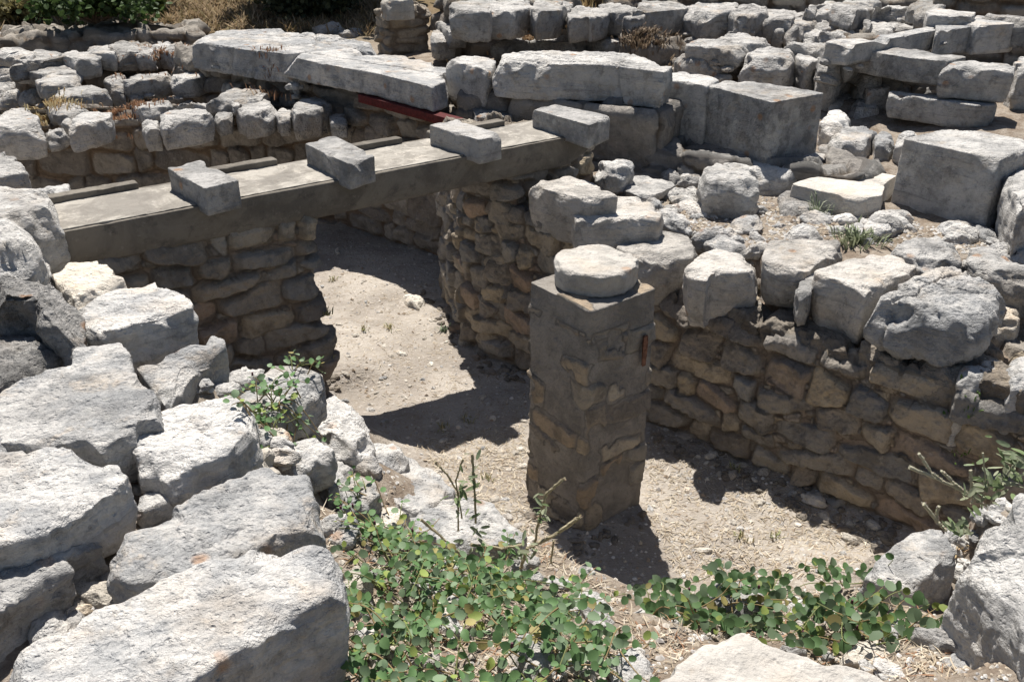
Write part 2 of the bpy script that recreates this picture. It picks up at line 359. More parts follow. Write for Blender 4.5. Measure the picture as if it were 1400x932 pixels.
def wall_geo(name, plan, z0, ztop, mat, cw=.27, chh=.15, amp=.05, res=None, seed=1, mort=(.0, .016), smear=0, mtop=-9, rough=1., batter=0., topj=.05, toprough=1., rnd=.04, tilt=1.):
    """plan: closed outline (any convex-ish polygon, long is fine); ztop: number or f(xy)->z"""
    P = np.array(plan, float)
    if area2(P) < 0: P = P[::-1]
    c2 = P.mean(0); dist = max(1.5, np.linalg.norm([*(c2), z0 - CH])); res = res or max(.008, dist * .0026)
    per = resample(P, 8)[1]; n = int(min(per / res, 1400)); O, _ = resample(P, n); O = closed_smooth(O, max(.7, rnd / (per / n)))
    s = np.arange(n) * per / n
    T = np.roll(O, -1, 0) - np.roll(O, 1, 0); T /= np.linalg.norm(T, axis=1)[:, None]; NO = np.c_[T[:, 1], -T[:, 0]]
    zt = np.full(n, float(ztop)) if not callable(ztop) else ztop(O)
    zt = zt + topj * (np.round(fbm(np.c_[O * 3.1, np.full(n, seed * 3.3)], 2) * 5) / 2.5 + .3 * pn(np.c_[O * 9, np.full(n, seed)]))
    # medial segment for the top
    cen = O.mean(0); U, S_, Vt = np.linalg.svd(O - cen); ax = Vt[0]; pr = (O - cen) @ ax; wd = np.abs((O - cen) @ Vt[1]).max(); half = max(pr.max() - wd, 0)
    med = cen + np.clip(pr, -half, half)[:, None] * ax
    zm = zt.copy(); H = zt - z0; nr = int(np.clip(H.max() / res, 4, 260)); rings = []; S = []; Zc = []; NN = []
    for t in np.linspace(0, 1, int(np.clip(wd / res, 3, 40)) + 1)[0:-1]:
        xy = med + (O - med) * t; rings.append(np.c_[xy, zt * t + (1 - t) * closed_smooth(zt[:, None], 6)[:, 0]]); S.append(xy[:, 0]); Zc.append(xy[:, 1]); NN.append(np.c_[np.zeros((n, 2)), np.ones(n)])
    ntop = len(rings)
    for t in np.linspace(1, 0, nr + 1):
        z = z0 + H * t; rings.append(np.c_[O + NO * (batter * (1 - t)), z]); S.append(s); Zc.append(z); f = 1. if t < .999 else .5
        NN.append(np.c_[NO * f, np.full(n, 1 - f)])
    V, Fc = ringmesh(rings, np.array([*cen, zt.mean()]), np.array([*cen, z0]))
    a = np.concatenate([[0], *S, [0]]); b = np.concatenate([[0], *Zc, [0]]); nn = np.vstack([[0, 0, 1], *NN, [0, 0, -1]])
    off = np.array([seed * 7.7, -seed * 3.1, seed]); q = V + off
    istop = np.zeros(len(V), bool); istop[:1 + ntop * n] = True
    bd, r1, r2, r3, lx, ly = courses(a, b, cw, chh, seed, q)
    if smear:
        sm = np.where(r3 > smear, sstep(.12, .34, fbm(q * 5.2 + 71, 4) + .05), sstep(-.75, -.45, fbm(q * 3.1 + 17, 3))); sm = np.maximum(sm, sstep(.0, .06, b - (z0 + H.max() - mtop)) * (~istop))
    else: sm = 0 * bd
    bd2, c1, c2_, c3, _, _ = courses(a, b + .017, .085, .048, seed + 50, q) if res < .012 and not smear else (0 * bd - 1, r1, r2, r3, lx, ly)
    jw = mort[1]; pf = sstep(-.002, jw, bd) * (1 - .95 * sm); o2 = q + np.c_[r1 * 57, r2 * 43, r3 * 39]
    rel = .034 * fbm(o2 * 6.5, 4, .55) + .010 * (1 - np.abs(fbm(o2 * 17, 3)) * 2) + .004 * pn(o2 * 44)
    d = pf * (amp * (.35 + 1.0 * r2) + tilt * ((r3 - .5) * lx * .5 + (r1 - .5) * ly * .7) + rel * rough * min(1.2, amp / .04 + .15) - .12 * amp * np.clip((lx / cw) ** 2 + (ly / chh) ** 2, 0, 1))
    d += (1 - pf) * (.010 * fbm(q * 12, 4, .6) + .004 * pn(q * 40)) * min(1, .4 + amp / .05) + (.007 * fbm(q * 4.5 + 3, 3) if smear else 0)
    chink = sstep(0, .009, bd2) * (1 - sstep(-.004, .004, bd)) * (c2_ > .4) * (1 - sm) * (0 if smear else 1); d += .016 * chink * min(1, amp / .04)
    d = np.where(istop, d * toprough, d)
    V = V + nn * d[:, None]
    me = mesh(name, V, Fc, mat)
    vis = (sm < .6); setcol(me, 'cell', np.c_[np.where(chink > .3, c1, r1 * vis), np.maximum(1 - np.maximum(sstep(-.003, .006, bd), chink), sm), r2 * vis]); return me
def wall(name, label, plan, z0, ztop, mat='wall', cat='wall', group=None, parent=None, **k):
    me = wall_geo(name, plan, z0, ztop, M[mat], **k); o = link(name, me, parent)
    if label: tag(o, label, cat, group)
    return o
def strip(p0, p1, th):                        # plan of a wall standing behind the line p0-p1 as seen from the camera
    p0, p1 = np.array(p0, float), np.array(p1, float); d = p1 - p0; n = np.array([-d[1], d[0]]) / np.linalg.norm(d)
    if n[1] < 0: n = -n
    return [p0, p1, p1 + n * th, p0 + n * th]

# ------------------------------------------------------------------ terrain
def psdf(x, y, poly):
    P = np.array(poly, float); d = np.full(x.shape, 9e9); ins = np.zeros(x.shape, bool); n = len(P)
    for i in range(n):
        a, b = P[i], P[(i + 1) % n]; e = b - a; t = np.clip(((x - a[0]) * e[0] + (y - a[1]) * e[1]) / (e @ e), 0, 1)
        d = np.minimum(d, np.hypot(x - a[0] - t * e[0], y - a[1] - t * e[1]))
        cnd = (a[1] > y) != (b[1] > y)
        with np.errstate(divide='ignore', invalid='ignore'): xi = (b[0] - a[0]) * (y - a[1]) / (b[1] - a[1] + 1e-12) + a[0]
        ins ^= cnd & (x < xi)
    return np.where(ins, -d, d)
TERR_B = [(2.75, 4.0), (-.3, 7.35), (.0, 8.2), (-.45, 9.5), (-2.4, 11.1), (-4, 13), (-4, 90), (90, 90), (90, -5), (4.5, 1.5), (3.3, 3.2)]
CA = [(-1.3, 6.2, .02), (-.3, 5.2, 0), (.3, 4.9, 0), (1, 4.4, 0), (.2, 4.2, 0), (1.4, 4.1, 0), (.8, 3.8, 0), (1.7, 3.95, 0), (-1, 7.2, .03), (-1.2, 8.2, .03), (-.7, 7.0, 0), (-.5, 6.2, 0), (-.1, 5.7, 0),
      (-2.5, 8, 0), (-4, 7.5, 0), (-5, 8.5, 0), (-3, 6.5, 0), (-.95, 5.5, 0), (-.45, 4.9, 0), (1.1, 3.7, .0), (1.9, 3.8, .02), (-1.4, 6.9, .0), (.6, 4.6, 0), (.0, 4.6, 0.02), (.5, 3.75, 0), (-1.7, 7.6, 0), (-1.2, 5.7, .1)]
for u, v, z in [(60, 420, 1.1), (250, 520, 1.16), (330, 590, 1.1), (420, 560, .72), (480, 605, .45), (200, 700, 1.2), (100, 850, 1.2), (420, 720, .9), (470, 660, .6), (520, 720, .55), (560, 640, .2),
                (600, 720, .42), (680, 700, .26), (700, 760, .42), (600, 850, .78), (800, 820, .42), (860, 880, .72), (1000, 840, .42), (1100, 830, .36), (1150, 880, .66), (1250, 860, .74), (1150, 800, .12), (1180, 770, .1),
                (1290, 790, .55), (1235, 800, .42), (1210, 760, .3), (1380, 700, .85), (1300, 900, .95), (500, 930, 1.0), (700, 930, 1.0), (850, 930, 1.0), (1000, 930, 1.1), (1390, 930, 1.1), (0, 700, 1.15), (0, 500, 1.2), (930, 800, .02), (1030, 800, .08)]:
    CA.append(tuple(W(u, v, z)))
CA += [(0, 1, 1.3), (-3, 2, 1.3), (3, 1.5, 1.2), (3.2, 2.8, 1.0), (-4, 4.5, 1.2), (-5, 10.0, .65), (-3, 11.0, .8), (-8, 10, .7), (-5, 12.5, .95), (-9, 12.5, .95), (-6, 15, 1.05), (-3, 15.5, 1.1), (-9, 15.5, 1.2), (-6, 18, 2.0),
       (-3, 18, 1.7), (-6, 22, 3), (-12, 18, 2.2), (-20, 30, 4), (-20, 15, 1.5), (-20, 5, 1.3), (-60, 60, 6), (-30, -5, 1.3)]
CB = [tuple(W(*t)) for t in [(800, 260, 1.08), (900, 280, 1.05), (1000, 330, 1.03), (1150, 310, 1.05), (1250, 350, 1.05), (1390, 380, 1.1), (1180, 200, 1.15), (1390, 160, 1.32), (1390, 470, .8), (1300, 440, .85)]]
CB += [(0, 9, 1.15), (3, 9, 1.3), (6, 9, 1.4), (0, 12, 1.2), (5, 13, 1.4), (9, 12, 1.5), (-2, 13, 1.0), (0, 16, 1.3), (6, 18, 1.6), (0, 20, 1.7), (6, 22, 1.9), (0, 30, 3), (20, 30, 2.4), (20, 15, 1.6), (20, 5, 1.3), (60, 60, 5), (0, 60, 5), (4, 2.5, .95)]
CA, CB = np.array(CA), np.array(CB)
def idw(x, y, C, p):
    num = 0; den = 0
    for cx, cy, cz in C:
        w = 1 / ((x - cx) ** 2 + (y - cy) ** 2 + .004) ** (p / 2); num = num + w * cz; den = den + w
    return num / den
def terrain(x, y):
    x, y = np.asarray(x, float), np.asarray(y, float)
    a, b = idw(x, y, CA, 3.6), idw(x, y, CB, 3.)
    w = 1 - sstep(-.08, .08, psdf(x, y, TERR_B)); z = a * (1 - w) + b * w
    q = np.c_[x.ravel(), y.ravel(), np.zeros(x.size)]
    amp = np.clip(z, 0, 1).ravel() * .03 + .012
    return z + (amp * fbm(q * 2.7, 4, .55) + .008 * pn(q * 13)).reshape(x.shape)
# ------------------------------------------------------------------ terrain sheet
def axis(lo, hi, d, far, g=1.16):
    a = list(np.arange(lo, hi, d)); s = d
    while a[-1] < far: s *= g; a.append(a[-1] + s)
    s = d; b = [lo]
    while b[0] > -far: s *= g; b.insert(0, b[0] - s)
    return np.array(b[:-1] + a)
gx = axis(-3.4, 3.4, .035, 130); gy = axis(1.2, 9.6, .035, 130); gy = gy[gy > -30]
GX, GY = np.meshgrid(gx, gy); GZ = terrain(GX, GY)
nx = len(gx); ny = len(gy); ii = np.arange(nx * ny).reshape(ny, nx)
fc = np.stack([ii[:-1, :-1], ii[:-1, 1:], ii[1:, 1:], ii[1:, :-1]], -1).reshape(-1, 4).tolist()
gme = mesh('ground', np.stack([GX.ravel(), GY.ravel(), GZ.ravel()], 1), fc, M['ground'])
q = np.c_[GX.ravel(), GY.ravel(), 0 * GX.ravel()]
far = sstep(11.5, 14.5, GY.ravel() - .12 * GX.ravel() + .6 * fbm(q * .5, 3)); rub = sstep(.12, .5, GZ.ravel()) * (1 - far)
setcol(gme, 'zone', np.c_[far, rub, rub * 0])
tag(link('ground', gme), kind='structure')

# ------------------------------------------------------------------ masonry
def px(pts): return [W(*p)[:2] for p in pts]
def pstrip(a, b, th): return strip(W(*a)[:2], W(*b)[:2], th)
def zt_right(O): return np.interp(O[:, 0], [-.3, .2, .45, .8, 1.5, 2.1, 2.8], [1.1, 1.1, 1.0, .82, .82, .88, .86])
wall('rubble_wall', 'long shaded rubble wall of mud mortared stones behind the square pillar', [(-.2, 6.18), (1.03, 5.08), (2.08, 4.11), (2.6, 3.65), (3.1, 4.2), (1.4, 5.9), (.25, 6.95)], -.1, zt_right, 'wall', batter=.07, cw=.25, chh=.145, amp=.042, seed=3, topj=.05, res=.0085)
wall('rubble_pier', 'brown rubble wall end carrying the right end of the concrete beam', [(-.31, 6.27), (.02, 5.99), (.3, 6.3), (.55, 6.75), (-.05, 7.3), (-.52, 7.22)], -.1, 1.36, 'wall', cat='pier', batter=.03, cw=.24, chh=.14, amp=.05, res=.01, seed=5, topj=0)
E1 = np.array([.824, .566]); E2 = np.array([.566, -.824]); BC = np.array([-.777, 5.339])
def bp(t, w): return BC + E1 * t - E2 * w
wall('rubble_pier', 'brown rubble masonry pier holding up the left end of the concrete beam', [bp(-2.1, .07), bp(-.43, .06), bp(-.40, .46), bp(-2.1, .46)], -.1, 1.365, 'wall', cat='pier', cw=.25, chh=.15, amp=.045, res=.0095, seed=9, topj=.01, batter=.02)
wall('rubble_wall', 'low stone wall with tumbled coping running behind the concrete beam', pstrip((-250, 160, 1.2), (452, 138, 1.2), .5), -.1, 1.05, 'farwall', cw=.36, chh=.18, amp=.05, seed=21, topj=.03, res=.015)
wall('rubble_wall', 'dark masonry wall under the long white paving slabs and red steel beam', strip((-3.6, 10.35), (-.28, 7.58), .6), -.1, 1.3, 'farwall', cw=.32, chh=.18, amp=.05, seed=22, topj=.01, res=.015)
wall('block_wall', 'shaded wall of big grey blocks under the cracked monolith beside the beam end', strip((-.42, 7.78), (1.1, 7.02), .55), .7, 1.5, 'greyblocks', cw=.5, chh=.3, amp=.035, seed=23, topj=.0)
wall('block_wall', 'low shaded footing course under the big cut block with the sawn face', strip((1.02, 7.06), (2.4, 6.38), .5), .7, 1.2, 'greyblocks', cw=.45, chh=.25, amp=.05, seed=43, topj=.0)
wall('rubble_wall', 'low coursed wall under the row of squared grey blocks at upper right', pstrip((905, 112, 1.2), (1172, 140, 1.15), .5), 1.0, 1.3, 'farwall', cw=.4, chh=.16, amp=.04, seed=24, topj=.0)
wall('rubble_wall', 'shadowed footing wall beneath the long stone bar carrying a loose block', pstrip((1160, 172, 1.12), (1375, 182, 1.12), .5), .9, 1.21, 'farwall', cw=.35, chh=.14, amp=.04, seed=25, topj=.0)
wall('rubble_wall', 'dark rubble course under the long ashlar bar at upper right', pstrip((1150, 96, 1.5), (1300, 108, 1.5), .45), 1.1, 1.56, 'farwall', cw=.34, chh=.15, amp=.04, seed=61, topj=0)
wall('rubble_wall', 'fine coursed wall below the pale dressed coping at the top right', pstrip((1150, 78, 1.4), (1480, 50, 1.5), .45), 1.2, 1.56, 'farwall', cw=.28, chh=.1, amp=.02, seed=26, topj=.0)
for (a_, b_, z_, hh_, l_) in [((930, 14, 1.6), (1190, 8, 1.7), 1.4, 1.8, 'farthest low wall line at the top edge right of the upright stump'), ((1090, 26, 1.5), (1195, 22, 1.55), 1.3, 1.7, 'short low wall line behind the rubble at the upper right'), ((1000, 62, 1.4), (1135, 56, 1.42), 1.1, 1.56, 'low layered wall behind the bulky square rock'), ((1280, 12, 1.8), (1420, 8, 1.9), 1.5, 1.98, 'dark low wall at the top right corner behind the coping'), ((885, 92, 1.3), (935, 86, 1.3), 1.0, 1.5, 'short broken wall at the right end of the monolith')]:
    wall('rubble_wall', l_, pstrip(a_, b_, .5), z_ - .2, hh_, 'farwall', cw=.36, chh=.12, amp=.05, seed=int(a_[0]), topj=.05)
wall('rubble_wall', 'ragged far wall of small dark stones left of the pale coping', pstrip((915, 50, 1.32), (1105, 42, 1.4), .6), 1.1, 1.58, 'farwall', cw=.38, chh=.2, amp=.07, seed=27, topj=.04)
wall('rubble_wall', 'small neat coursed wall at the far top edge near the dressed coping', pstrip((1190, 30, 1.45), (1275, 30, 1.45), .5), 1.2, 1.68, 'farwall', cw=.34, chh=.12, amp=.03, seed=28, topj=.03)
wall('block_wall', 'far two course wall of large rough blocks right of the masonry post', pstrip((618, 72, 1.22), (790, 60, 1.25), .6), 1.0, 1.72, 'farwall', cw=.5, chh=.26, amp=.07, seed=29, topj=.05)
wall('block_wall', 'farther low wall of pale blocks behind the small upright stone', pstrip((776, 42, 1.3), (940, 44, 1.3), .6), 1.1, 1.68, 'farwall', cw=.45, chh=.22, amp=.06, seed=30, topj=.03)
wall('rubble_wall', 'low ruined wall topped with rusty dry grass on the left', pstrip((158, 140, 0.70), (305, 140, 0.70), .9), .3, 1.13, 'farwall', cw=.4, chh=.3, amp=.06, seed=31, topj=.04)
wall('rubble_wall', 'short broken wall piece beside the dry weeds at far left', pstrip((35, 150, 0.70), (152, 150, 0.70), .8), .3, 1.10, 'farwall', cw=.4, chh=.22, amp=.06, seed=32, topj=.03)
wall('rubble_wall', 'far left wall of stacked slabs just below the grassy bank', pstrip((-40, 110, 0.80), (100, 98, 0.80), .9), .4, 1.20, 'farwall', cw=.4, chh=.16, amp=.06, seed=33, topj=.04)
wall('rubble_wall', 'ragged dark wall closing the far court under the dry bank', pstrip((95, 95, 0.82), (280, 88, 0.82), .6), .4, 1.20, 'farwall', cw=.38, chh=.2, amp=.07, seed=34, topj=.04)
wall('rubble_wall', 'heap like wall stub leaning against the white paving slabs', pstrip((298, 142, 0.65), (405, 140, 0.65), .8), .3, 1.12, 'farwall', cw=.4, chh=.22, amp=.07, seed=35, topj=.04)

_r = np.random.default_rng(5); s_ = .0; A0, A1 = np.array([1.0, 5.1]), np.array([2.62, 3.64]); dv = (A1 - A0) / np.linalg.norm(A1 - A0); nv = np.array([-dv[1], dv[0]]); nv = nv if nv[1] > 0 else -nv
while s_ < 2.0:
    w_ = _r.uniform(.15, .34); q0 = A0 + dv * (s_ + .008) - nv * .012; q1 = A0 + dv * (s_ + w_ - .008) - nv * .012; z_ = float(zt_right(np.array([q0]))[0]) + .1
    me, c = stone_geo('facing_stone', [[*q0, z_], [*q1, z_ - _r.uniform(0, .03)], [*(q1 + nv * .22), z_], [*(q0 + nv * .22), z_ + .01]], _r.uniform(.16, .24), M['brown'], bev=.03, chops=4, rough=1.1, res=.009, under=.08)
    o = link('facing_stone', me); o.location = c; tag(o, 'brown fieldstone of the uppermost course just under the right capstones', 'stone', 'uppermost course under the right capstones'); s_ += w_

# ------------------------------------------------------------------ the square pillar and its disc
pil = empty('masonry_pillar', (.39, 4.33, 0)); tag(pil, 'square masonry pillar with smeared mortar and a stone disc on top', 'pillar')
PLN = [(.09, 4.34), (.366, 3.995), (.707, 4.26), (.43, 4.61)]
sh = wall('pillar_shaft', None, [(x - .39, y - 4.33) for x, y in PLN], -.1, 1.315, 'pier', parent=pil, cw=.24, chh=.13, amp=.012, res=.006, seed=47, topj=.0, rnd=.01, mort=(0, .012), smear=.34, mtop=.16, toprough=.5, tilt=.3, rough=.9)
bk, bc = stone_geo('brick', np.array([(.628, 4.195, 1.1), (.652, 4.215, 1.1), (.652, 4.228, 1.1), (.628, 4.228, 1.1)]), .17, simple('red_brick', (.19, .095, .062), .9, .6, 40), rough=.2, bev=.006, res=.008, chops=1)
bo = link('brick', bk, pil); bo.location = bc - np.array([.39, 4.33, 0]) + np.array([.02, -.025, 0]); bo['label'] = 'red brick fragment in the mortar'
a = np.linspace(0, 2 * math.pi, 60, endpoint=False); dc = W(815, 353, 1.44)
me, c = stone_geo('stone_disc', np.c_[dc[0] + .206 * np.cos(a), dc[1] + .206 * np.sin(a), np.full(60, 1.435)], .115, M['smooth'], rough=.42, bev=.02, res=.008, chops=2, flare=-.03, seed=5, flat=.9, nchip=9, under=0)
o = link('stone_disc', me); o.location = c; tag(o, 'round flat limestone disc lying on top of the square pillar', 'disc')

# ------------------------------------------------------------------ concrete beam and the four bars across it
bm_ = empty('concrete_beam', (*BC, 1.3)); tag(bm_, 'long concrete beam spanning the opening, with a recessed deck between stone bars', 'beam')
def bpart(name, t0, t1, w0, w1, z, h, mat, **k):
    pts = np.array([[*bp(t0, w0), z], [*bp(t1, w0), z], [*bp(t1, w1), z], [*bp(t0, w1), z]])
    me, c = stone_geo(name, pts, h, M[mat], **{**dict(rough=.2, bev=.02, chops=0, wob=.3, flare=0, flat=.9, nchip=0), **k}); o = link(name, me, bm_); o.location = c - np.array([*BC, 1.3]); return o
bpart('beam_body', -2.05, 1.6, .0, .5, 1.568, .2, 'concrete', res=.011)
bpart('deck_plaster', -2.0, 1.57, .02, .46, 1.574, .03, 'deck', res=.011, rough=.3, bev=.004)
for t0, t1 in ((-2.05, -1.22), (-1.0, -.42), (-.2, .42), (.63, 1.2)): bpart('rear_kerb', t0, t1, .46, .53, 1.608, .08, 'concrete', res=.012, rough=.3)
BARS = [([(228, 229), (274, 218), (326, 246), (279, 258)], 'grey stone bar across the beam, leftmost, nearest the left boulders'), ([(416, 196), (455, 184), (513, 213), (476, 224)], 'grey stone bar across the beam over the left edge of the opening'),
        ([(586, 171), (623, 162), (686, 184), (655, 191)], 'grey stone bar across the beam over the right side of the opening'), ([(727, 149), (757, 142), (836, 159), (806, 171)], 'grey stone bar at the right end of the beam below the monolith')]
for p, l in BARS: stone('stone_bar', l, 'X', p, 1.695, .15, 'bar', cat='bar', group='stone bars across the concrete beam', rough=.25, bev=.014, flare=0, chops=0, nchip=7, under=0)

S = stone
# ------------------------------------------------------------------ left foreground
S('stone_block', 'huge pale slab like block filling the bottom left corner', 'G', [(10, 960), (50, 840), (300, 690), (590, 550), (860, 440), (1130, 388), (1270, 395), (1325, 450), (1335, 570), (1230, 620), (1100, 690), (1000, 765), (860, 850), (730, 935), (560, 1060), (0, 1060)], 1.42, .42, 'pale', bev=.03, chops=1, res=.006, rough=.6, flat=.85)
S('stone_block', 'broad cracked grey block with orange lichen spots behind the corner slab', 'G', [(425, 470), (445, 420), (520, 330), (660, 255), (800, 165), (870, 138), (1020, 78), (1150, 52), (1210, 80), (1235, 190), (1270, 300), (1180, 335), (1030, 390), (860, 480), (620, 590), (500, 530)], 1.37, .36, 'pale', bev=.03, chops=2, grow=1.0, res=.006, rough=.75, flat=.8)
S('stone_slab', 'wide pale slab at the left edge split along a step', 'G', [(-260, -60), (-20, -60), (120, -10), (430, -5), (470, 60), (515, 112), (490, 140), (390, 212), (250, 292), (150, 345), (0, 385), (-260, 450)], 1.46, .24, 'pale', bev=.02, chops=1, grow=1.0, res=.006, rough=.7, flat=.85)
S('stone_block', 'rough layered grey rock under the split slab at the left edge', 'G', [(-260, 420), (0, 390), (220, 325), (335, 280), (398, 310), (402, 345), (235, 430), (258, 470), (130, 560), (0, 640), (-200, 760)], 1.36, .34, 'grey', bev=.025, chops=2, grow=1.0, res=.006, rough=1.0)
S('stone_slab', 'large flat grey slab with a notched back edge below the dark boulder', 'D', [(-200, 800), (0, 690), (90, 592), (150, 570), (230, 592), (310, 510), (450, 480), (480, 505), (530, 590), (590, 655), (655, 745), (640, 775), (540, 795), (525, 835), (400, 882), (340, 860), (-200, 900)], 1.45, .22, 'pale', bev=.02, chops=0, res=.006, rough=.6, flat=.9)
S('stone_block', 'bright rough block between the notched slab and the caper sprig', 'D', [(535, 800), (560, 775), (680, 740), (820, 725), (930, 700), (975, 740), (1005, 830), (950, 880), (885, 935), (760, 965), (690, 1000), (640, 960), (560, 965)], 1.38, .27, 'pale', bev=.025, chops=3, rough=.9, flat=.8)
S('stone_slab', 'tilted pale slab with a sharp dark right edge below the rough block', 'D', [(545, 590), (700, 525), (850, 458), (895, 478), (900, 510), (800, 590), (690, 712), (655, 745)], [1.3, 1.31, 1.31, 1.3, 1.28, 1.25, 1.24, 1.26], .2, 'pale', bev=.012, chops=0, rough=.32, flat=.9)
S('stone_block', 'rough topped grey block with a smooth shaded front beside the buff slab', 'D', [(275, 330), (400, 300), (530, 260), (615, 245), (660, 285), (735, 310), (752, 352), (595, 398), (410, 445), (350, 440), (320, 380)], 1.43, .24, 'pale', bev=.015, chops=1, rough=.8, flat=.85)
S('stone_slab', 'buff coloured flat slab under the left end of the beam', 'D', [(195, 190), (290, 160), (370, 140), (420, 175), (520, 255), (440, 285), (290, 322), (230, 255)], 1.47, .25, 'warm', bev=.015, chops=2, rough=.5)
S('stone_slab', 'narrow pale sliver stone wedged between dark boulder and grey block', 'D', [(255, 318), (325, 335), (405, 470), (400, 520), (335, 505), (290, 400)], 1.38, .2, 'pale', bev=.015, rough=.8)
S('boulder', 'rugged pitted boulder with dark shaded face at the left edge', 'D', [(-60, 225), (0, 210), (140, 183), (190, 210), (260, 305), (340, 470), (335, 490), (235, 480), (180, 400), (90, 310), (-60, 310)], [1.62, 1.62, 1.62, 1.62, 1.58, 1.5, 1.5, 1.48, 1.52, 1.58, 1.6], .45, 'dark', bev=.05, chops=6, rough=1.4)
S('boulder', 'dark weathered boulder at the left edge beneath the pitted boulder', 'D', [(-80, 470), (0, 450), (90, 425), (180, 440), (230, 520), (120, 580), (20, 690), (-80, 720)], 1.42, .4, 'dark', bev=.06, chops=6, rough=1.4)
S('boulder', 'rounded bluish grey boulder at the left edge above the pitted boulder', 'X', [(-30, 305), (0, 290), (30, 292), (48, 312), (46, 330), (20, 345), (-30, 345)], 1.72, .36, 'grey', bev=.1, chops=8, rough=1.1)
S('stone_block', 'squared pale block beside the left end of the concrete beam', 'X', [(-40, 258), (0, 252), (52, 250), (66, 262), (80, 284), (38, 296), (-40, 306)], 1.7, .34, 'grey', bev=.03, chops=4)
S('stone_slab', 'broken flat stone lying behind the left end of the beam', 'X', [(30, 256), (60, 248), (90, 252), (104, 270), (76, 278), (62, 262)], 1.56, .2, 'pale', bev=.02)
S('stone_block', 'small stone tucked under the rounded boulder near the beam', 'X', [(34, 352), (46, 338), (62, 350), (66, 368), (50, 372)], 1.5, .2, 'grey', bev=.03)
S('stone_block', 'pale stacked stone at the left edge level with the far low wall', 'X', [(-40, 210), (0, 200), (18, 210), (34, 232), (0, 240), (-40, 244)], 1.42, .3, 'far', bev=.03)
S('stone_block', 'small oblong stone in the gap beside the cracked grey block', 'G', [(522, 245), (560, 195), (690, 138), (714, 160), (708, 190), (640, 225), (545, 262)], 1.27, .12, 'pale', bev=.015)
S('stone_chip', 'thin flat pale chip with reddish rim lying in the dirt gap', 'G', [(235, 528), (300, 512), (430, 518), (510, 575), (490, 600), (410, 612), (330, 590), (275, 565)], 1.24, .035, 'warm', cat='chip', bev=.01, rough=.5)
S('pebble', 'small oval brown pebble beside the flat pale chip', 'G', [(392, 500), (410, 487), (442, 490), (447, 503), (430, 515), (400, 514)], 1.22, .03, 'warm', cat='pebble', bev=.012, rough=.4)
S('stone_block', 'low dark ridge stone behind the caper sprig slab', 'D', [(820, 640), (870, 600), (990, 568), (1035, 580), (1042, 605), (980, 640), (890, 668)], 1.08, .15, 'grey', bev=.03, rough=1.3)
S('stone_slab', 'pale slab carrying the small caper sprig', 'D', [(925, 675), (1000, 625), (1080, 588), (1240, 585), (1288, 632), (1200, 720), (1080, 780), (960, 760)], 1.03, .2, 'pale', bev=.02)
S('boulder', 'pale rough rock on the slope right of the caper sprig', 'X', [(415, 550), (440, 532), (470, 540), (500, 570), (510, 600), (480, 612), (445, 604), (420, 585)], .72, .3, 'pale', bev=.05, rough=1.3)
S('stone_block', 'pale flat rock at the foot of the caper sprig', 'X', [(392, 608), (430, 598), (455, 604), (452, 622), (420, 634), (396, 628)], .95, .15, 'pale', bev=.02)
S('boulder', 'whitish rounded rock at the edge of the shadowed floor', 'X', [(488, 618), (510, 600), (540, 597), (556, 612), (548, 632), (515, 642), (494, 638)], .5, .25, 'pale', bev=.05)
S('stone_block', 'yellowish stone behind the cracked grey block', 'X', [(308, 632), (330, 620), (365, 612), (378, 628), (345, 645), (318, 652)], 1.2, .2, 'warm', bev=.02)
S('boulder', 'rough stone on the dirt slope left of the flat white slab', 'X', [(428, 640), (450, 630), (470, 640), (474, 665), (450, 676), (430, 664)], .75, .2, 'pale', bev=.04)
# ------------------------------------------------------------------ near slope
S('stone_slab', 'flat whitish slab on the slope nearest the shadowed floor', 'H', [(45, 140), (140, 80), (260, 35), (310, 50), (390, 110), (445, 155), (430, 195), (310, 262), (200, 225), (90, 190)], [.52, .45, .36, .34, .34, .36, .42, .5, .55, .55], .25, 'pale', bev=.025, rough=.8)
S('boulder', 'broken pale rock left of the flat whitish slab on the slope', 'X', [(455, 672), (480, 650), (505, 648), (520, 672), (500, 692), (468, 694)], .72, .25, 'pale', bev=.03, chops=5)
S('boulder', 'warm toned low rock between the broken pale rocks on the slope', 'X', [(500, 700), (530, 690), (560, 700), (556, 722), (520, 730)], .62, .2, 'warm', bev=.03, chops=5)
S('stone_slab', 'bright sloping slab under the furry stemmed plant', 'H', [(215, 295), (310, 245), (420, 200), (560, 198), (650, 265), (745, 335), (720, 375), (600, 385), (430, 385), (300, 345)], .5, .25, 'pale', bev=.025, rough=.9)
S('boulder', 'pale rock poking out of the caper leaves below the bright slab', 'H', [(300, 450), (340, 400), (400, 382), (480, 440), (490, 480), (400, 500), (310, 500)], .62, .22, 'pale', bev=.04)
S('stone_block', 'small cream stone at the left edge of the caper bush', 'H', [(-10, 505), (30, 465), (70, 450), (122, 540), (60, 565), (-5, 568)], .88, .12, 'warm', bev=.015)
S('boulder', 'pale rock at lower left among the caper leaves', 'H', [(70, 700), (130, 690), (190, 780), (150, 840), (80, 830), (55, 770)], .95, .15, 'pale', bev=.03)
S('boulder', 'jagged pale rock in the middle of the caper bush', 'H', [(645, 690), (700, 670), (760, 720), (800, 790), (740, 830), (670, 790)], .66, .25, 'pale', bev=.03, rough=1.4)
S('boulder', 'white angular rock at the right edge of the caper bush', 'H', [(915, 600), (960, 570), (1030, 560), (1085, 620), (1090, 650), (1010, 680), (930, 650)], .52, .22, 'pale', bev=.03)
S('boulder', 'bluish grey rock under the right caper branch near the pillar shadow', 'H', [(1140, 670), (1190, 625), (1270, 605), (1380, 620), (1410, 680), (1300, 720), (1180, 730)], .5, .25, 'grey', bev=.04)
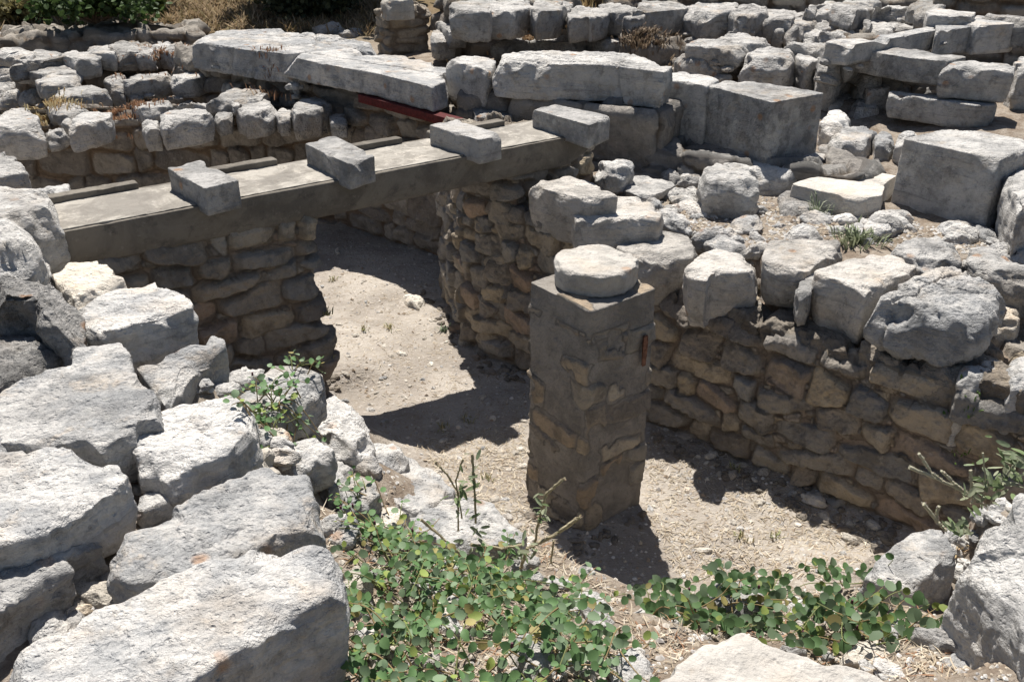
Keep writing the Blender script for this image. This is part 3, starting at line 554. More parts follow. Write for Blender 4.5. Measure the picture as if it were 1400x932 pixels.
S('boulder', 'grey rock with leaf shadows in front of the bluish grey rock', 'H', [(1090, 790), (1180, 750), (1300, 740), (1400, 760), (1420, 830), (1300, 880), (1120, 870)], .68, .25, 'grey', bev=.04)
S('stone_slab', 'smooth pale slab cut off by the bottom edge of the picture', 'I', [(-170, 1050), (-80, 920), (30, 835), (120, 760), (170, 728), (245, 722), (300, 750), (420, 808), (600, 850), (740, 890), (880, 950), (960, 1050)], 1.32, .3, 'smooth', bev=.02, chops=1, rough=.4, res=.006)
S('boulder', 'big grey boulder with a smooth sloping top at the right edge', 'I', [(1500, 120), (1369, 170), (1300, 215), (1245, 260), (1190, 400), (1125, 480), (1230, 575), (1300, 660), (1400, 760), (1550, 820)], [1.34, 1.34, 1.34, 1.33, 1.28, 1.22, 1.23, 1.24, 1.25, 1.3], .5, 'grey', bev=.03, chops=3, rough=.7, res=.006, flare=.12)
S('stone_block', 'oblong white stone lying on the dirt left of the big grey boulder', 'I', [(740, 492), (820, 420), (900, 352), (1000, 305), (1050, 335), (1098, 385), (1095, 430), (1020, 500), (945, 550), (890, 545), (800, 530)], [.66, .68, .7, .72, .74, .75, .75, .72, .7, .68, .66], .22, 'pale', bev=.02, rough=.7, chops=3, flat=.8, under=.03)
S('stone_block', 'low whitish stone at the bottom right below the big boulder', 'I', [(1010, 880), (1050, 840), (1090, 812), (1180, 808), (1238, 845), (1225, 890), (1100, 890)], .96, .12, 'pale', bev=.02)
S('stone_slab', 'pale yellowish slab beneath the right caper branch', 'I', [(640, 810), (700, 765), (760, 752), (880, 790), (928, 822), (880, 868), (750, 862), (650, 850)], .74, .15, 'warm', bev=.02, rough=.5)
S('boulder', 'grey rock half covered by the right caper branch', 'I', [(105, 560), (150, 525), (220, 520), (350, 600), (300, 640), (180, 650)], .48, .2, 'grey', bev=.03)
S('boulder', 'small speckled rock under the middle of the right caper branch', 'I', [(535, 620), (580, 590), (650, 590), (705, 640), (640, 670), (560, 665)], .46, .18, 'pale', bev=.03)
S('boulder', 'small grey stone between the bottom slab and the right caper branch', 'I', [(400, 780), (440, 750), (500, 760), (500, 800), (440, 815)], .74, .15, 'grey', bev=.03)

# ------------------------------------------------------------------ capstones of the right wall
G2 = 'capstones along the right wall'
S('capstone', 'flat topped five sided capstone nearest the end of the concrete beam', 'B', [(762, 748), (860, 725), (960, 708), (1030, 735), (1128, 797), (1060, 805), (985, 808), (900, 790)], 1.36, .32, 'cap', group=G2, under=.2, bev=.025, chops=1, rough=.5)
S('capstone', 'smooth half round capstone in front of the five sided capstone', 'B', [(945, 872), (1030, 830), (1120, 800), (1235, 800), (1320, 858), (1300, 888), (1120, 892), (960, 892)], 1.25, .3, 'cap', group=G2, under=.2, bev=.02, chops=1, rough=.5)
S('capstone', 'cracked capstone immediately behind the stone disc of the pillar', 'E', [(1100, 105), (1160, 55), (1290, 42), (1390, 60), (1430, 100), (1400, 150), (1300, 165), (1180, 160)], 1.1, .3, 'cap', group=G2, under=.2, bev=.03, chops=1, rough=.5)
S('capstone', 'notched rounded capstone with a pale stepped top right of the pillar', 'F', [(15, 190), (90, 125), (170, 103), (250, 130), (322, 160), (318, 208), (220, 212), (130, 205), (105, 240), (35, 225)], 1.14, .32, 'cap', group=G2, under=.2, bev=.035, chops=1, rough=.5)
S('capstone', 'cream flat capstone with a hairline crack across its corner', 'F', [(322, 160), (345, 82), (460, 64), (610, 64), (658, 105), (585, 148), (490, 205), (400, 195), (335, 172)], 1.19, .26, 'cap', group=G2, under=.2, bev=.02, chops=1, rough=.5, flat=.88)
S('capstone', 'large squarish capstone with a smooth pale sloping top', 'F', [(535, 205), (620, 170), (700, 148), (790, 123), (880, 150), (945, 185), (925, 215), (840, 240), (765, 275), (740, 292), (640, 245), (560, 230)], 1.22, .32, 'cap', group=G2, under=.2, bev=.024, chops=1, rough=.5, flat=.88)
S('capstone', 'narrow upright stone pressed against the large squarish capstone', 'F', [(462, 262), (495, 215), (535, 212), (545, 240), (520, 290), (480, 300)], 1.14, .2, 'grey', group=G2, under=.2, bev=.03, chops=1)
S('boulder', 'lumpy cracked boulder overhanging the right end of the wall', 'F', [(745, 335), (800, 290), (870, 250), (950, 210), (1080, 173), (1180, 195), (1255, 215), (1303, 262), (1255, 330), (1225, 400), (1130, 415), (1000, 385), (860, 365)], [1.22, 1.24, 1.26, 1.27, 1.28, 1.28, 1.27, 1.25, 1.23, 1.21, 1.21, 1.22, 1.22], .27, 'pale', flat=.8, group=G2, bev=.06, chops=6, rough=1.35, crack=2, under=.25, res=.008)
S('boulder', 'grey rock behind the lumpy boulder and the squarish capstone', 'F', [(855, 90), (920, 55), (1010, 60), (1140, 118), (1110, 150), (960, 165), (870, 125)], 1.24, .25, 'grey', bev=.03, rough=1.2)
S('stone_slab', 'long low rock at the right edge behind the lumpy boulder', 'F', [(1120, 140), (1220, 118), (1369, 165), (1450, 190), (1450, 240), (1369, 225), (1250, 205), (1150, 170)], 1.2, .25, 'grey', bev=.03, rough=1.3)
S('stone_block', 'small cream stone right of the lumpy boulder', 'F', [(1248, 375), (1310, 338), (1362, 370), (1345, 405), (1265, 408)], 1.02, .2, 'warm', bev=.025)
S('boulder', 'holed dark rock set upright at the right end of the wall', 'F', [(1118, 580), (1165, 540), (1230, 518), (1285, 560), (1280, 600), (1200, 630), (1130, 625)], .98, .42, 'grey', bev=.05, chops=4, rough=1.6)
S('stone_block', 'pale upright stone at the right edge beside the holed rock', 'F', [(1300, 560), (1345, 530), (1450, 540), (1450, 640), (1330, 650)], 1.02, .4, 'pale', bev=.04, rough=1.1)
# ------------------------------------------------------------------ terrace between right wall and the block row
S('stone_slab', 'thin flat slab on the rubble behind the five sided capstone', 'B', [(1015, 705), (1110, 690), (1200, 700), (1368, 745), (1310, 780), (1230, 803), (1110, 755)], 1.12, .06, 'grey', bev=.015, rough=.9)
S('boulder', 'holed pale boulder in the shade below the monolith', 'B', [(1038, 675), (1060, 650), (1100, 640), (1180, 645), (1192, 665), (1150, 690), (1080, 690)], 1.27, .18, 'pale', bev=.04, rough=1.5)
S('boulder', 'pockmarked grey boulder with rubble on top below the big cut block', 'C', [(72, 702), (130, 655), (210, 668), (310, 690), (328, 738), (260, 750), (180, 735), (100, 735)], 1.29, .34, 'grey', bev=.06, chops=5, rough=1.3)
S('stone_block', 'heavy footing stone directly under the big cut block', 'C', [(120, 640), (350, 585), (600, 605), (603, 650), (430, 700), (330, 700), (200, 690)], 1.22, .3, 'grey', bev=.05, rough=1.0)
S('stone_slab', 'bright flat slab with a chipped corner left of the tall right block', 'C', [(448, 748), (560, 715), (705, 672), (885, 715), (835, 745), (820, 795), (725, 808), (560, 775)], 1.19, .17, 'smooth', bev=.012, chops=0, rough=.3, flat=.9, nchip=8, under=.02)
S('stone_block', 'dark rough stone beneath the bright chipped slab', 'C', [(400, 790), (440, 750), (540, 775), (600, 830), (520, 860), (420, 840)], 1.1, .2, 'dark', bev=.04)
S('stone_block', 'tall squared block standing at the right with a flat pale top', 'C', [(908, 565), (1010, 540), (1120, 512), (1400, 568), (1440, 600), (1300, 652), (1150, 617), (1000, 585)], 1.5, .47, 'grey', bev=.014, chops=0, rough=.32, under=0, nchip=8)
S('stone_block', 'dark block at the right edge beside the tall squared block', 'C', [(1330, 740), (1400, 660), (1500, 640), (1560, 700), (1480, 800), (1400, 830)], 1.38, .42, 'grey', bev=.03, rough=.7)
S('stone_block', 'long squared block in the row left of the big cut block', 'C', [(-85, 290), (20, 293), (108, 305), (165, 325), (110, 350), (20, 334), (-90, 322)], 1.67, .5, 'grey', bev=.014, chops=0, rough=.35, under=0)
S('stone_block', 'big cut block with one cleanly sawn triangular face', 'C', [(105, 348), (150, 325), (300, 330), (440, 352), (583, 380), (480, 398), (375, 417), (240, 382)], 1.66, .47, 'grey', bev=.012, chops=0, rough=.3, under=0, nchip=7)
S('monolith', 'long cracked monolith with a bright top lying beyond the beam end', 'B', [(632, 232), (700, 214), (860, 208), (1000, 210), (1180, 222), (1335, 272), (1295, 292), (1180, 278), (1100, 265), (900, 262), (760, 255), (645, 250)], 1.8, .27, 'grey', cat='monolith', bev=.02, chops=2, rough=.65, crack=3, res=.013, flat=.8, under=.04)
S('stone_block', 'small block at the left end of the monolith above the red steel beam', 'B', [(435, 245), (470, 224), (560, 230), (628, 240), (620, 268), (590, 280), (500, 262)], 1.72, .3, 'grey', bev=.02, rough=.8)
S('stone_block', 'squarish shaded stone between the beam end and the monolith', 'B', [(520, 420), (600, 370), (720, 400), (740, 450), (640, 480), (560, 470)], 1.4, .25, 'dark', bev=.03)
# long white slabs and the red steel beam
S('stone_slab', 'near half of the long white paving slabs above the red steel beam', 'X', [(388, 76), (398, 68), (465, 63), (530, 74), (612, 83), (608, 112), (590, 119), (520, 101), (440, 87)], 1.6, .19, 'pale', bev=.02, chops=1, rough=.4, res=.014, crack=1, under=0, flat=.8)
S('stone_slab', 'far half of the long white paving slabs with a cracked surface', 'X', [(268, 56), (290, 40), (375, 38), (465, 50), (520, 62), (470, 66), (395, 73), (330, 66)], 1.6, .26, 'pale', bev=.02, chops=2, rough=.7, res=.014, crack=5, under=0, flat=.8)
rb = np.array([W(488, 129, 1.4), W(622, 165, 1.4)]); d = (rb[1] - rb[0]); d /= np.linalg.norm(d); nn_ = np.array([-d[1], d[0], 0])
me, c = stone_geo('steel_beam', np.array([rb[0], rb[1], rb[1] + nn_ * .1, rb[0] + nn_ * .1]), .065, M['red'], rough=.02, bev=.006, chops=0, flare=0, res=.03, nchip=0, wob=0, under=0)
o = link('steel_beam', me); o.location = c; tag(o, 'dark red painted steel beam propping the white paving slabs', 'steel beam')

# ------------------------------------------------------------------ upper right
S('stone_slab', 'thin slab lying on the row of blocks at upper right', 'C', [(35, 185), (80, 150), (200, 165), (290, 190), (240, 205), (70, 190)], 1.66, .16, 'far', bev=.02)
S('stone_block', 'low grey block left in the upper right row below the thin slab', 'C', [(-20, 222), (40, 208), (110, 210), (200, 238), (150, 250), (20, 240)], 1.55, .27, 'far', bev=.03, chops=4)
S('boulder', 'bulky square rock in the middle of the upper right row', 'C', [(250, 228), (330, 188), (450, 195), (475, 215), (440, 240), (330, 240)], 1.63, .42, 'far', bev=.04, chops=4)
S('stone_block', 'wedge shaped stone next to the bulky square rock', 'C', [(470, 230), (485, 205), (545, 215), (570, 240), (520, 255)], 1.6, .4, 'far', bev=.03, chops=4)
S('boulder', 'large rough rock at the right end of the upper right row', 'C', [(555, 230), (590, 180), (660, 190), (690, 230), (640, 265), (570, 262)], 1.62, .42, 'far', bev=.05, chops=5)
S('stone_slab', 'flat stones behind the bulky square rock', 'C', [(150, 150), (260, 132), (370, 150), (340, 178), (250, 185)], 1.66, .2, 'far', bev=.03, rough=1.4)
S('stone_slab', 'cream topped slab beside the long ashlar bar', 'C', [(430, 170), (560, 165), (700, 190), (775, 205), (690, 232), (560, 195)], 1.68, .22, 'far', bev=.02)
S('boulder', 'pale tilted rock between the upper row and the long ashlar bar', 'C', [(690, 280), (740, 262), (850, 246), (856, 265), (800, 320), (740, 300)], 1.5, .3, 'pale', bev=.03, chops=5, rough=1.2)
S('boulder', 'dark angular rock under the long ashlar bar beside the pale tilted rock', 'C', [(740, 330), (800, 300), (860, 320), (850, 360), (770, 365)], 1.42, .3, 'far', bev=.03, chops=5)
S('boulder', 'low dark rock in the gap left of the long stone bar', 'C', [(690, 400), (740, 370), (820, 380), (810, 430), (720, 440)], 1.3, .25, 'far', bev=.03, chops=5)
S('boulder', 'squat grey rock in front of the upper right row right end', 'C', [(585, 380), (640, 350), (700, 370), (690, 410), (610, 420)], 1.3, .25, 'far', bev=.03, chops=5)
S('stone_block', 'long ashlar bar with a straight lit top edge at upper right', 'C', [(640, 182), (700, 167), (850, 185), (1000, 205), (1170, 232), (1070, 250), (930, 235), (800, 213)], 1.74, .19, 'grey', bev=.014, chops=0, rough=.3, under=0)
S('stone_block', 'loose block resting on the right end of the stone bar', 'C', [(1058, 268), (1110, 252), (1180, 245), (1370, 265), (1358, 290), (1200, 280)], 1.72, .25, 'grey', bev=.02, chops=1, rough=.5)
S('stone_block', 'long stone bar with a loose block on its right end', 'C', [(838, 378), (880, 357), (1080, 382), (1300, 405), (1280, 430), (1200, 430), (1000, 400)], 1.46, .2, 'grey', bev=.02, chops=1, rough=.45)
S('boulder', 'small pitted rock beside the loose block on the stone bar', 'C', [(860, 310), (900, 288), (1000, 310), (1060, 330), (1020, 350), (900, 335)], 1.45, .2, 'far', bev=.04, rough=1.4)
S('stone_block', 'dark block at the right edge behind the loose block on the stone bar', 'C', [(1362, 250), (1395, 225), (1480, 230), (1480, 275), (1385, 280)], 1.66, .5, 'grey', bev=.03, chops=3)
S('coping_stone', 'tapered left piece of the pale dressed coping at the top right', 'C', [(590, 172), (640, 150), (850, 140), (1033, 103), (1038, 125), (850, 158), (690, 185)], 1.82, .16, 'pale', cat='coping', bev=.012, chops=0, rough=.25, under=0)
S('coping_stone', 'middle piece of the pale dressed coping at the top right', 'C', [(1038, 103), (1112, 86), (1200, 96), (1203, 108), (1042, 127)], 1.84, .22, 'pale', cat='coping', bev=.012, chops=0, rough=.22, under=0)
S('coping_stone', 'corner piece of the pale dressed coping at the right edge', 'C', [(1118, 85), (1215, 62), (1375, 85), (1362, 97), (1207, 106)], 1.86, .25, 'pale', cat='coping', bev=.012, chops=0, rough=.22, under=0)
S('stone_block', 'squared block behind the pale dressed coping', 'C', [(1000, 45), (1050, 31), (1205, 50), (1190, 66), (1010, 62)], 1.92, .25, 'grey', bev=.014, chops=0, rough=.3)
S('stone_slab', 'long flat slab at the top right edge behind the coping', 'C', [(1212, 58), (1300, 54), (1480, 76), (1480, 90), (1380, 80)], 1.9, .25, 'far', bev=.02, rough=.6)
for i, (p, l) in enumerate([([(575, 492), (612, 442), (688, 450), (692, 500), (622, 512)], 'upright pale rock right of the big cut block'), ([(610, 545), (650, 512), (725, 498), (800, 530), (765, 575), (640, 578)], 'big angular rock in the gap right of the big cut block'),
                            ([(790, 545), (840, 515), (877, 550), (862, 585), (800, 590)], 'angular rock in the gap touching the tall squared block'), ([(880, 560), (900, 530), (960, 530), (975, 545), (910, 566)], 'small white stone behind the corner of the tall squared block'),
                            ([(560, 590), (600, 575), (665, 620), (640, 650), (580, 640)], 'dark low stone in the gap under the angular rocks')]):
    S('boulder', l, 'C', p, [1.33, 1.3, 1.28, 1.34, 1.18][i], [.25, .28, .26, .2, .2][i], ['pale', 'pale', 'pale', 'pale', 'dark'][i], bev=.04, chops=6, rough=1.2)
far_r = [([(30, 30), (110, 10), (210, 12), (220, 40), (110, 50)], 1.72, .3), ([(190, 40), (250, 22), (340, 22), (350, 48), (250, 60)], 1.7, .28), ([(300, 60), (340, 36), (450, 45), (440, 70), (350, 75)], 1.68, .28), ([(345, 100), (390, 82), (440, 90), (420, 118), (360, 115)], 1.58, .2),
         ([(415, 85), (470, 58), (560, 60), (550, 90), (460, 100)], 1.64, .24), ([(550, 90), (600, 68), (700, 78), (690, 105), (580, 108)], 1.62, .22), ([(520, 30), (560, 5), (640, 8), (630, 40), (550, 45)], 1.75, .25), ([(700, 60), (760, 40), (800, 58), (770, 80)], 1.66, .18), ([(600, 130), (650, 115), (720, 128), (680, 148)], 1.6, .18),
         ([(640, 20), (700, 0), (800, 5), (790, 30), (700, 35)], 1.78, .22), ([(800, 30), (860, 18), (930, 28), (900, 45), (830, 48)], 1.74, .15), ([(940, 20), (980, 5), (1050, 5), (1050, 25), (980, 35)], 1.85, .2), ([(500, 105), (540, 92), (580, 108), (560, 140), (510, 130)], 1.55, .2), ([(720, 100), (800, 85), (880, 92), (850, 120), (750, 125)], 1.62, .12), ([(240, 75), (270, 60), (300, 75), (290, 100), (250, 98)], 1.6, .2), ([(850, 90), (930, 85), (990, 95), (950, 108), (880, 108)], 1.62, .1)]
for p, z, h in far_r: S('rubble_stone', 'rough rubble stone tumbled along the far wall at the upper right', 'C', p, z, h, 'far', group='rubble along the far upper right wall', bev=.04, chops=5, rough=1.3)

# ------------------------------------------------------------------ far middle
pier = empty('masonry_post', (*W(556, 74, 1.12)[:2], 1.1)); tag(pier, 'small buff masonry post with a broken capital at the top edge', 'post')
pc = np.array(pier.location)[:2]
wall('post_shaft', None, [p - pc for p in px([(518, 72, 1.12), (532, 79, 1.12), (587, 74, 1.12), (575, 67, 1.12)])], -.1, .52, 'palewall', parent=pier, cw=.34, chh=.11, amp=.03, seed=51, res=.012, topj=0).location = (0, 0, 0)
me, c = stone_geo('capital', np.array([[*p, .70] for p in px([(522, 14, 1.66), (530, 19, 1.66), (566, 17, 1.66), (560, 12, 1.66)])]), .22, M['warm'], rough=.9, bev=.03, res=.02, flare=.2); o = link('capital', me, pier); o.location = c - np.array([*pc, 0])
S('stone_block', 'upright squared stump on the low wall before the far blocks', 'B', [(1150, 66), (1180, 58), (1243, 60), (1240, 72), (1190, 74)], 1.72, .33, 'far', bev=.02, rough=.5)
S('stone_slab', 'low crumbling slab wall before the far two course wall', 'B', [(622, 170), (700, 148), (850, 142), (1000, 150), (990, 172), (850, 170), (700, 178)], 1.42, .2, 'far', bev=.03, rough=1.4)
S('stone_block', 'weathered block under the upright squared stump', 'B', [(1000, 150), (1060, 130), (1150, 128), (1240, 140), (1220, 165), (1080, 170)], 1.45, .2, 'far', bev=.03, rough=1.3)
far_m = [([(465, 30), (480, 8), (600, 2), (618, 20), (600, 40)], 1.82, .3), ([(620, 30), (630, 5), (740, 5), (770, 25), (700, 42)], 1.8, .28), ([(770, 25), (800, 2), (890, 5), (890, 35), (800, 40)], 1.8, .28), ([(410, 90), (430, 70), (470, 75), (500, 115), (450, 120)], 1.55, .2), ([(375, 150), (390, 125), (450, 128), (460, 165), (400, 170)], 1.45, .2),
         ([(930, 45), (960, 30), (1010, 35), (1020, 60), (950, 65)], 1.72, .25), ([(1010, 45), (1040, 32), (1090, 40), (1085, 62), (1030, 62)], 1.72, .25), ([(1060, 25), (1110, 10), (1190, 20), (1190, 45), (1090, 45)], 1.75, .25), ([(1200, 30), (1260, 8), (1380, 8), (1390, 35), (1260, 45)], 1.76, .27), ([(885, 15), (900, 5), (935, 8), (930, 30)], 1.78, .25)]
for p, z, h in far_m: S('rubble_stone', 'weathered coping block on the far walls behind the monolith', 'B', p, z, h, 'far', group='coping blocks of the far middle walls', bev=.03, chops=4, rough=.9)

# ------------------------------------------------------------------ upper left
for p, z, h, l in [([(-40, 470), (0, 448), (95, 435), (150, 470), (168, 505), (100, 512), (-40, 520)], 1.05, .28, 'squarish pale block at the left end of the low wall behind the beam'),
                   ([(270, 520), (300, 480), (340, 458), (450, 455), (452, 480), (360, 500)], 1.03, .22, 'flat grey block on the low wall left of the rusty dry grass'),
                   ([(650, 478), (690, 445), (760, 436), (830, 440), (866, 462), (800, 478), (660, 500)], 1.05, .24, 'broad squared block on the low wall right of the rusty dry grass'),
                   ([(578, 500), (600, 478), (640, 490), (650, 520), (590, 525)], .98, .2, 'small block just right of the dry grass on the low wall'),
                   ([(836, 395), (900, 372), (1000, 354), (1090, 378), (1040, 408), (900, 412)], 1.06, .15, 'long flat stone lying above the broad squared block'),
                   ([(960, 438), (1010, 412), (1085, 400), (1132, 430), (1090, 455), (1000, 465)], 1.03, .22, 'tilted rounded stone on the low wall beside the long flat stone'),
                   ([(1180, 432), (1230, 405), (1305, 394), (1345, 420), (1300, 448), (1200, 462)], 1.05, .24, 'light squared block on the low wall near the white paving slabs'),
                   ([(870, 470), (900, 448), (950, 455), (940, 480), (890, 490)], .97, .15, 'small stone between the broad block and the tilted rounded stone'),
                   ([(145, 330), (180, 305), (300, 298), (328, 322), (250, 345), (170, 350)], 1.04, .16, 'bright flat slab on the broken wall piece at far left'),
                   ([(215, 385), (250, 355), (400, 343), (442, 370), (380, 382), (240, 395)], 1.0, .22, 'slab with shaded front below the bright flat slab at far left'),
                   ([(500, 312), (560, 300), (690, 292), (700, 305), (600, 325), (510, 330)], 1.0, .2, 'left flat block on the wall under the rusty dry grass'),
                   ([(690, 300), (760, 285), (840, 280), (862, 298), (780, 318), (700, 322)], 1.0, .2, 'right flat block on the wall under the rusty dry grass'),
                   ([(1120, 460), (1150, 438), (1190, 450), (1180, 480), (1140, 485)], .98, .16, 'small stone left of the light squared block'),
                   ([(1340, 470), (1370, 455), (1410, 465), (1410, 490), (1350, 495)], .96, .16, 'small dark stone right of the light squared block')]:
    S('stone_block', l, 'A', p, z + .2, h, 'far', bev=.03, chops=4, rough=.9)
far_l = [([(-40, 215), (60, 195), (140, 205), (110, 222), (0, 228)], 1.1, .12), ([(60, 235), (150, 210), (250, 215), (230, 235), (110, 245)], 1.08, .12), ([(75, 265), (150, 240), (280, 235), (290, 255), (180, 268)], 1.06, .14), ([(90, 285), (180, 268), (290, 265), (300, 290), (180, 300)], 1.02, .14),
         ([(272, 222), (300, 205), (375, 208), (385, 232), (310, 238)], 1.1, .2), ([(365, 198), (400, 185), (455, 188), (450, 212), (390, 215)], 1.12, .2), ([(455, 185), (490, 170), (550, 172), (555, 198), (480, 205)], 1.12, .22), ([(560, 200), (590, 182), (620, 195), (610, 220), (570, 218)], 1.08, .18), ([(620, 190), (650, 172), (705, 178), (690, 205), (640, 210)], 1.1, .2),
         ([(690, 215), (740, 190), (800, 198), (800, 220), (720, 230)], 1.05, .2), ([(760, 250), (820, 235), (850, 250), (820, 272), (770, 270)], 1.0, .2), ([(870, 270), (930, 255), (980, 280), (950, 300), (890, 295)], 1.0, .2), ([(910, 330), (960, 308), (1020, 312), (1030, 340), (950, 350)], .98, .2), ([(1000, 315), (1060, 300), (1140, 320), (1110, 345), (1030, 340)], 1.0, .2), ([(435, 320), (460, 302), (500, 308), (495, 330), (450, 340)], .96, .2), ([(445, 345), (470, 330), (505, 340), (500, 365), (455, 368)], .9, .2)]
for p, z, h in far_l: S('rubble_stone', 'grey rubble stone on the ruined walls at the far upper left', 'A', p, z + .2, h, 'far', group='rubble on the far left walls', bev=.03, chops=5, rough=1.2)
far_p = [([(200, 430), (260, 412), (340, 425), (330, 455), (240, 462)], .98, .12), ([(540, 425), (600, 408), (685, 410), (670, 432), (580, 440)], .98, .14), ([(180, 540), (220, 520), (270, 530), (260, 555), (200, 560)], .94, .12), ([(690, 425), (760, 412), (850, 415), (880, 435), (780, 440)], .98, .1), ([(240, 490), (270, 475), (300, 482), (280, 510)], .96, .12), ([(940, 410), (965, 402), (978, 420), (955, 432)], 1.02, .1)]
for p, z, h in far_p: S('rubble_stone', 'pale filler stone between blocks on the low wall behind the beam', 'A', p, z + .2, h, 'far', group='filler stones on the low wall behind the beam', bev=.03, chops=5, rough=1.2)
# ------------------------------------------------------------------ scattering on what is already built
rnd = random.Random(11)
bpy.context.view_layer.update(); DG = bpy.context.evaluated_depsgraph_get()
def see(u, v):
    d_ = Vector(ray(u, v)).normalized(); ok, loc, nor, _, ob, _ = scn.ray_cast(DG, Vector((0, 0, CH)), d_)
    return (loc, nor, ob.name) if ok else (None, None, '')
def drop(x, y, top=3.0):
    ok, loc, nor, _, ob, _ = scn.ray_cast(DG, Vector((x, y, top)), Vector((0, 0, -1)))
    return (loc, nor, ob.name) if ok else (Vector((x, y, 0)), Vector((0, 0, 1)), '')
def inpoly(u, v, P):
    c = False; n = len(P)
    for i in range(n):
        (a, b), (e, f) = P[i], P[(i + 1) % n]
        if (b > v) != (f > v) and u < (e - a) * (v - b) / (f - b) + a: c = not c
    return c
def proj(p):
    x, y, z = p[0], p[1], p[2] - CH; dz = y * cp - z * sp_; return 700 + F * x / dz, 466 - F * (y * sp_ + z * cp) / dz
def inpix(P, n, ground_only=True):
    us = [p[0] for p in P]; vs = [p[1] for p in P]; out = []; tries = 0
    while len(out) < n and tries < n * 30:
        tries += 1; u, v = rnd.uniform(min(us), max(us)), rnd.uniform(min(vs), max(vs))
        if not inpoly(u, v, P): continue
        loc, nor, nm = see(u, v)
        if loc is None or (ground_only and not nm.startswith('ground')): continue
        out.append((loc, nor))
    return out
def rubble_src(kind, mat, k):
    rg = np.random.default_rng(k + 900); n = 7; a = np.sort(rg.uniform(0, 2 * math.pi, n)); a = np.linspace(0, 2 * math.pi, n, endpoint=False) + rg.uniform(-.3, .3, n)
    r = rg.uniform(.7, 1.1, n); P = np.c_[r * np.cos(a) * 1.15 * .1, r * np.sin(a) * .85 * .1, np.full(n, 0.)] + [0, 4, 1]
    me, c = stone_geo(kind, P, .11, M[mat], bev=.05, chops=7, rough=1.3, res=.011, seed=k + 31); return me
def scatter_stuff(label, pts, srcs, smin, smax, mat, sink=.1):
    from mathutils import Euler, Matrix
    V, Fc = [], []; nv = 0
    for loc, nor in pts:
        me = rnd.choice(srcs); co = np.empty(len(me.vertices) * 3); me.vertices.foreach_get('co', co); co = co.reshape(-1, 3); s = math.exp(rnd.uniform(math.log(smin), math.log(smax)))
        Rm = np.array(Euler((rnd.uniform(-.25, .25), rnd.uniform(-.25, .25), rnd.uniform(0, 6.28))).to_matrix()); co = (co * [s * rnd.uniform(.8, 1.3), s * rnd.uniform(.7, 1.1), s * rnd.uniform(.35, .7)]) @ Rm.T + np.array(loc) + [0, 0, .045 * s - sink * s]
        V.append(co); Fc += [tuple(i + nv for i in pl.vertices) for pl in me.polygons]; nv += len(co)
    me = mesh('rubble', np.vstack(V), Fc, M[mat]); tag(link('rubble', me), label, 'rubble', kind='stuff')
def scatter(name, label, group, cat, pts, srcs, smin, smax, sink=.0, squash=(.45, .9)):
    for loc, nor in pts:
        s = math.exp(rnd.uniform(math.log(smin), math.log(smax))); o = link(name, rnd.choice(srcs))
        o.scale = (s * rnd.uniform(.8, 1.3), s * rnd.uniform(.7, 1.1), s * rnd.uniform(*squash))
        o.rotation_euler = (rnd.uniform(-.25, .25), rnd.uniform(-.25, .25), rnd.uniform(0, 6.28)); o.location = loc + Vector((0, 0, .045 * s - sink * s)); tag(o, label, cat, group)
RP = [rubble_src('rubble_stone', 'pale', k) for k in range(5)]; RG = [rubble_src('rubble_stone', 'grey', k + 7) for k in range(3)]; RW = [rubble_src('rubble_stone', 'warm', k + 14) for k in range(3)]; RF = [rubble_src('rubble_stone', 'far', k + 20) for k in range(4)]
TERR_P = [(800, 235), (950, 275), (1060, 250), (1230, 300), (1400, 335), (1400, 370), (1250, 340), (1150, 330), (1000, 350), (930, 330), (850, 280), (790, 245)]
scatter('rubble_stone', 'pale broken rubble lying on the dirt between the wall capstones and the big cut blocks', 'rubble on the terrace behind the right wall', 'rubble', inpix(TERR_P, 52), RP + RG + RP, .45, 1.7)
scatter('rubble_stone', 'grey rubble in the shade at the foot of the block wall', 'rubble at the foot of the block wall', 'rubble', inpix([(760, 215), (830, 190), (960, 230), (1060, 300), (960, 290), (850, 240)], 14), RG + RF, .5, 1.4)
SLOPE = [(420, 640), (480, 640), (560, 720), (720, 720), (820, 790), (880, 860), (1000, 820), (1180, 800), (1290, 830), (1330, 930), (1150, 925), (1010, 860), (900, 930), (470, 930), (470, 760), (430, 690)]
scatter('rubble_stone', 'pale rubble stone half hidden among the caper leaves on the near slope', 'rubble among the caper leaves', 'rubble', inpix(SLOPE, 34), RP + RP + RG + RW, .3, 1.0)
scatter('rubble_stone', 'small rubble wedged into the dirt gaps between the big left slabs', 'rubble in the gaps of the left slabs', 'rubble', inpix([(0, 400), (200, 480), (330, 500), (520, 560), (540, 640), (430, 680), (440, 760), (100, 880), (0, 880)], 28), RP + RG + RW, .3, 1.0)
FLOOR = [(430, 330), (600, 330), (620, 440), (720, 500), (720, 690), (560, 620), (470, 520), (430, 470)]; FLOOR2 = [(890, 560), (1230, 740), (1140, 790), (930, 800), (880, 700)]
RS = [rubble_src('pebble', 'warm', k + 40) for k in range(3)] + [rubble_src('pebble', 'pale', k + 44) for k in range(2)]
scatter('pebble', 'small loose pebble on the dirt floor of the sunken room', 'pebbles on the dirt floor', 'pebble', inpix(FLOOR, 90) + inpix(FLOOR2, 60) + inpix([(590, 620), (720, 700), (730, 760), (620, 720)], 20), RS, .08, .34)
scatter('rubble_stone', 'fallen stone in the shadow along the foot of the rubble wall', 'fallen stones at the foot of the right wall', 'rubble', inpix([(900, 575), (960, 590), (1240, 720), (1230, 760), (1100, 720)], 8), RW, .35, .8)
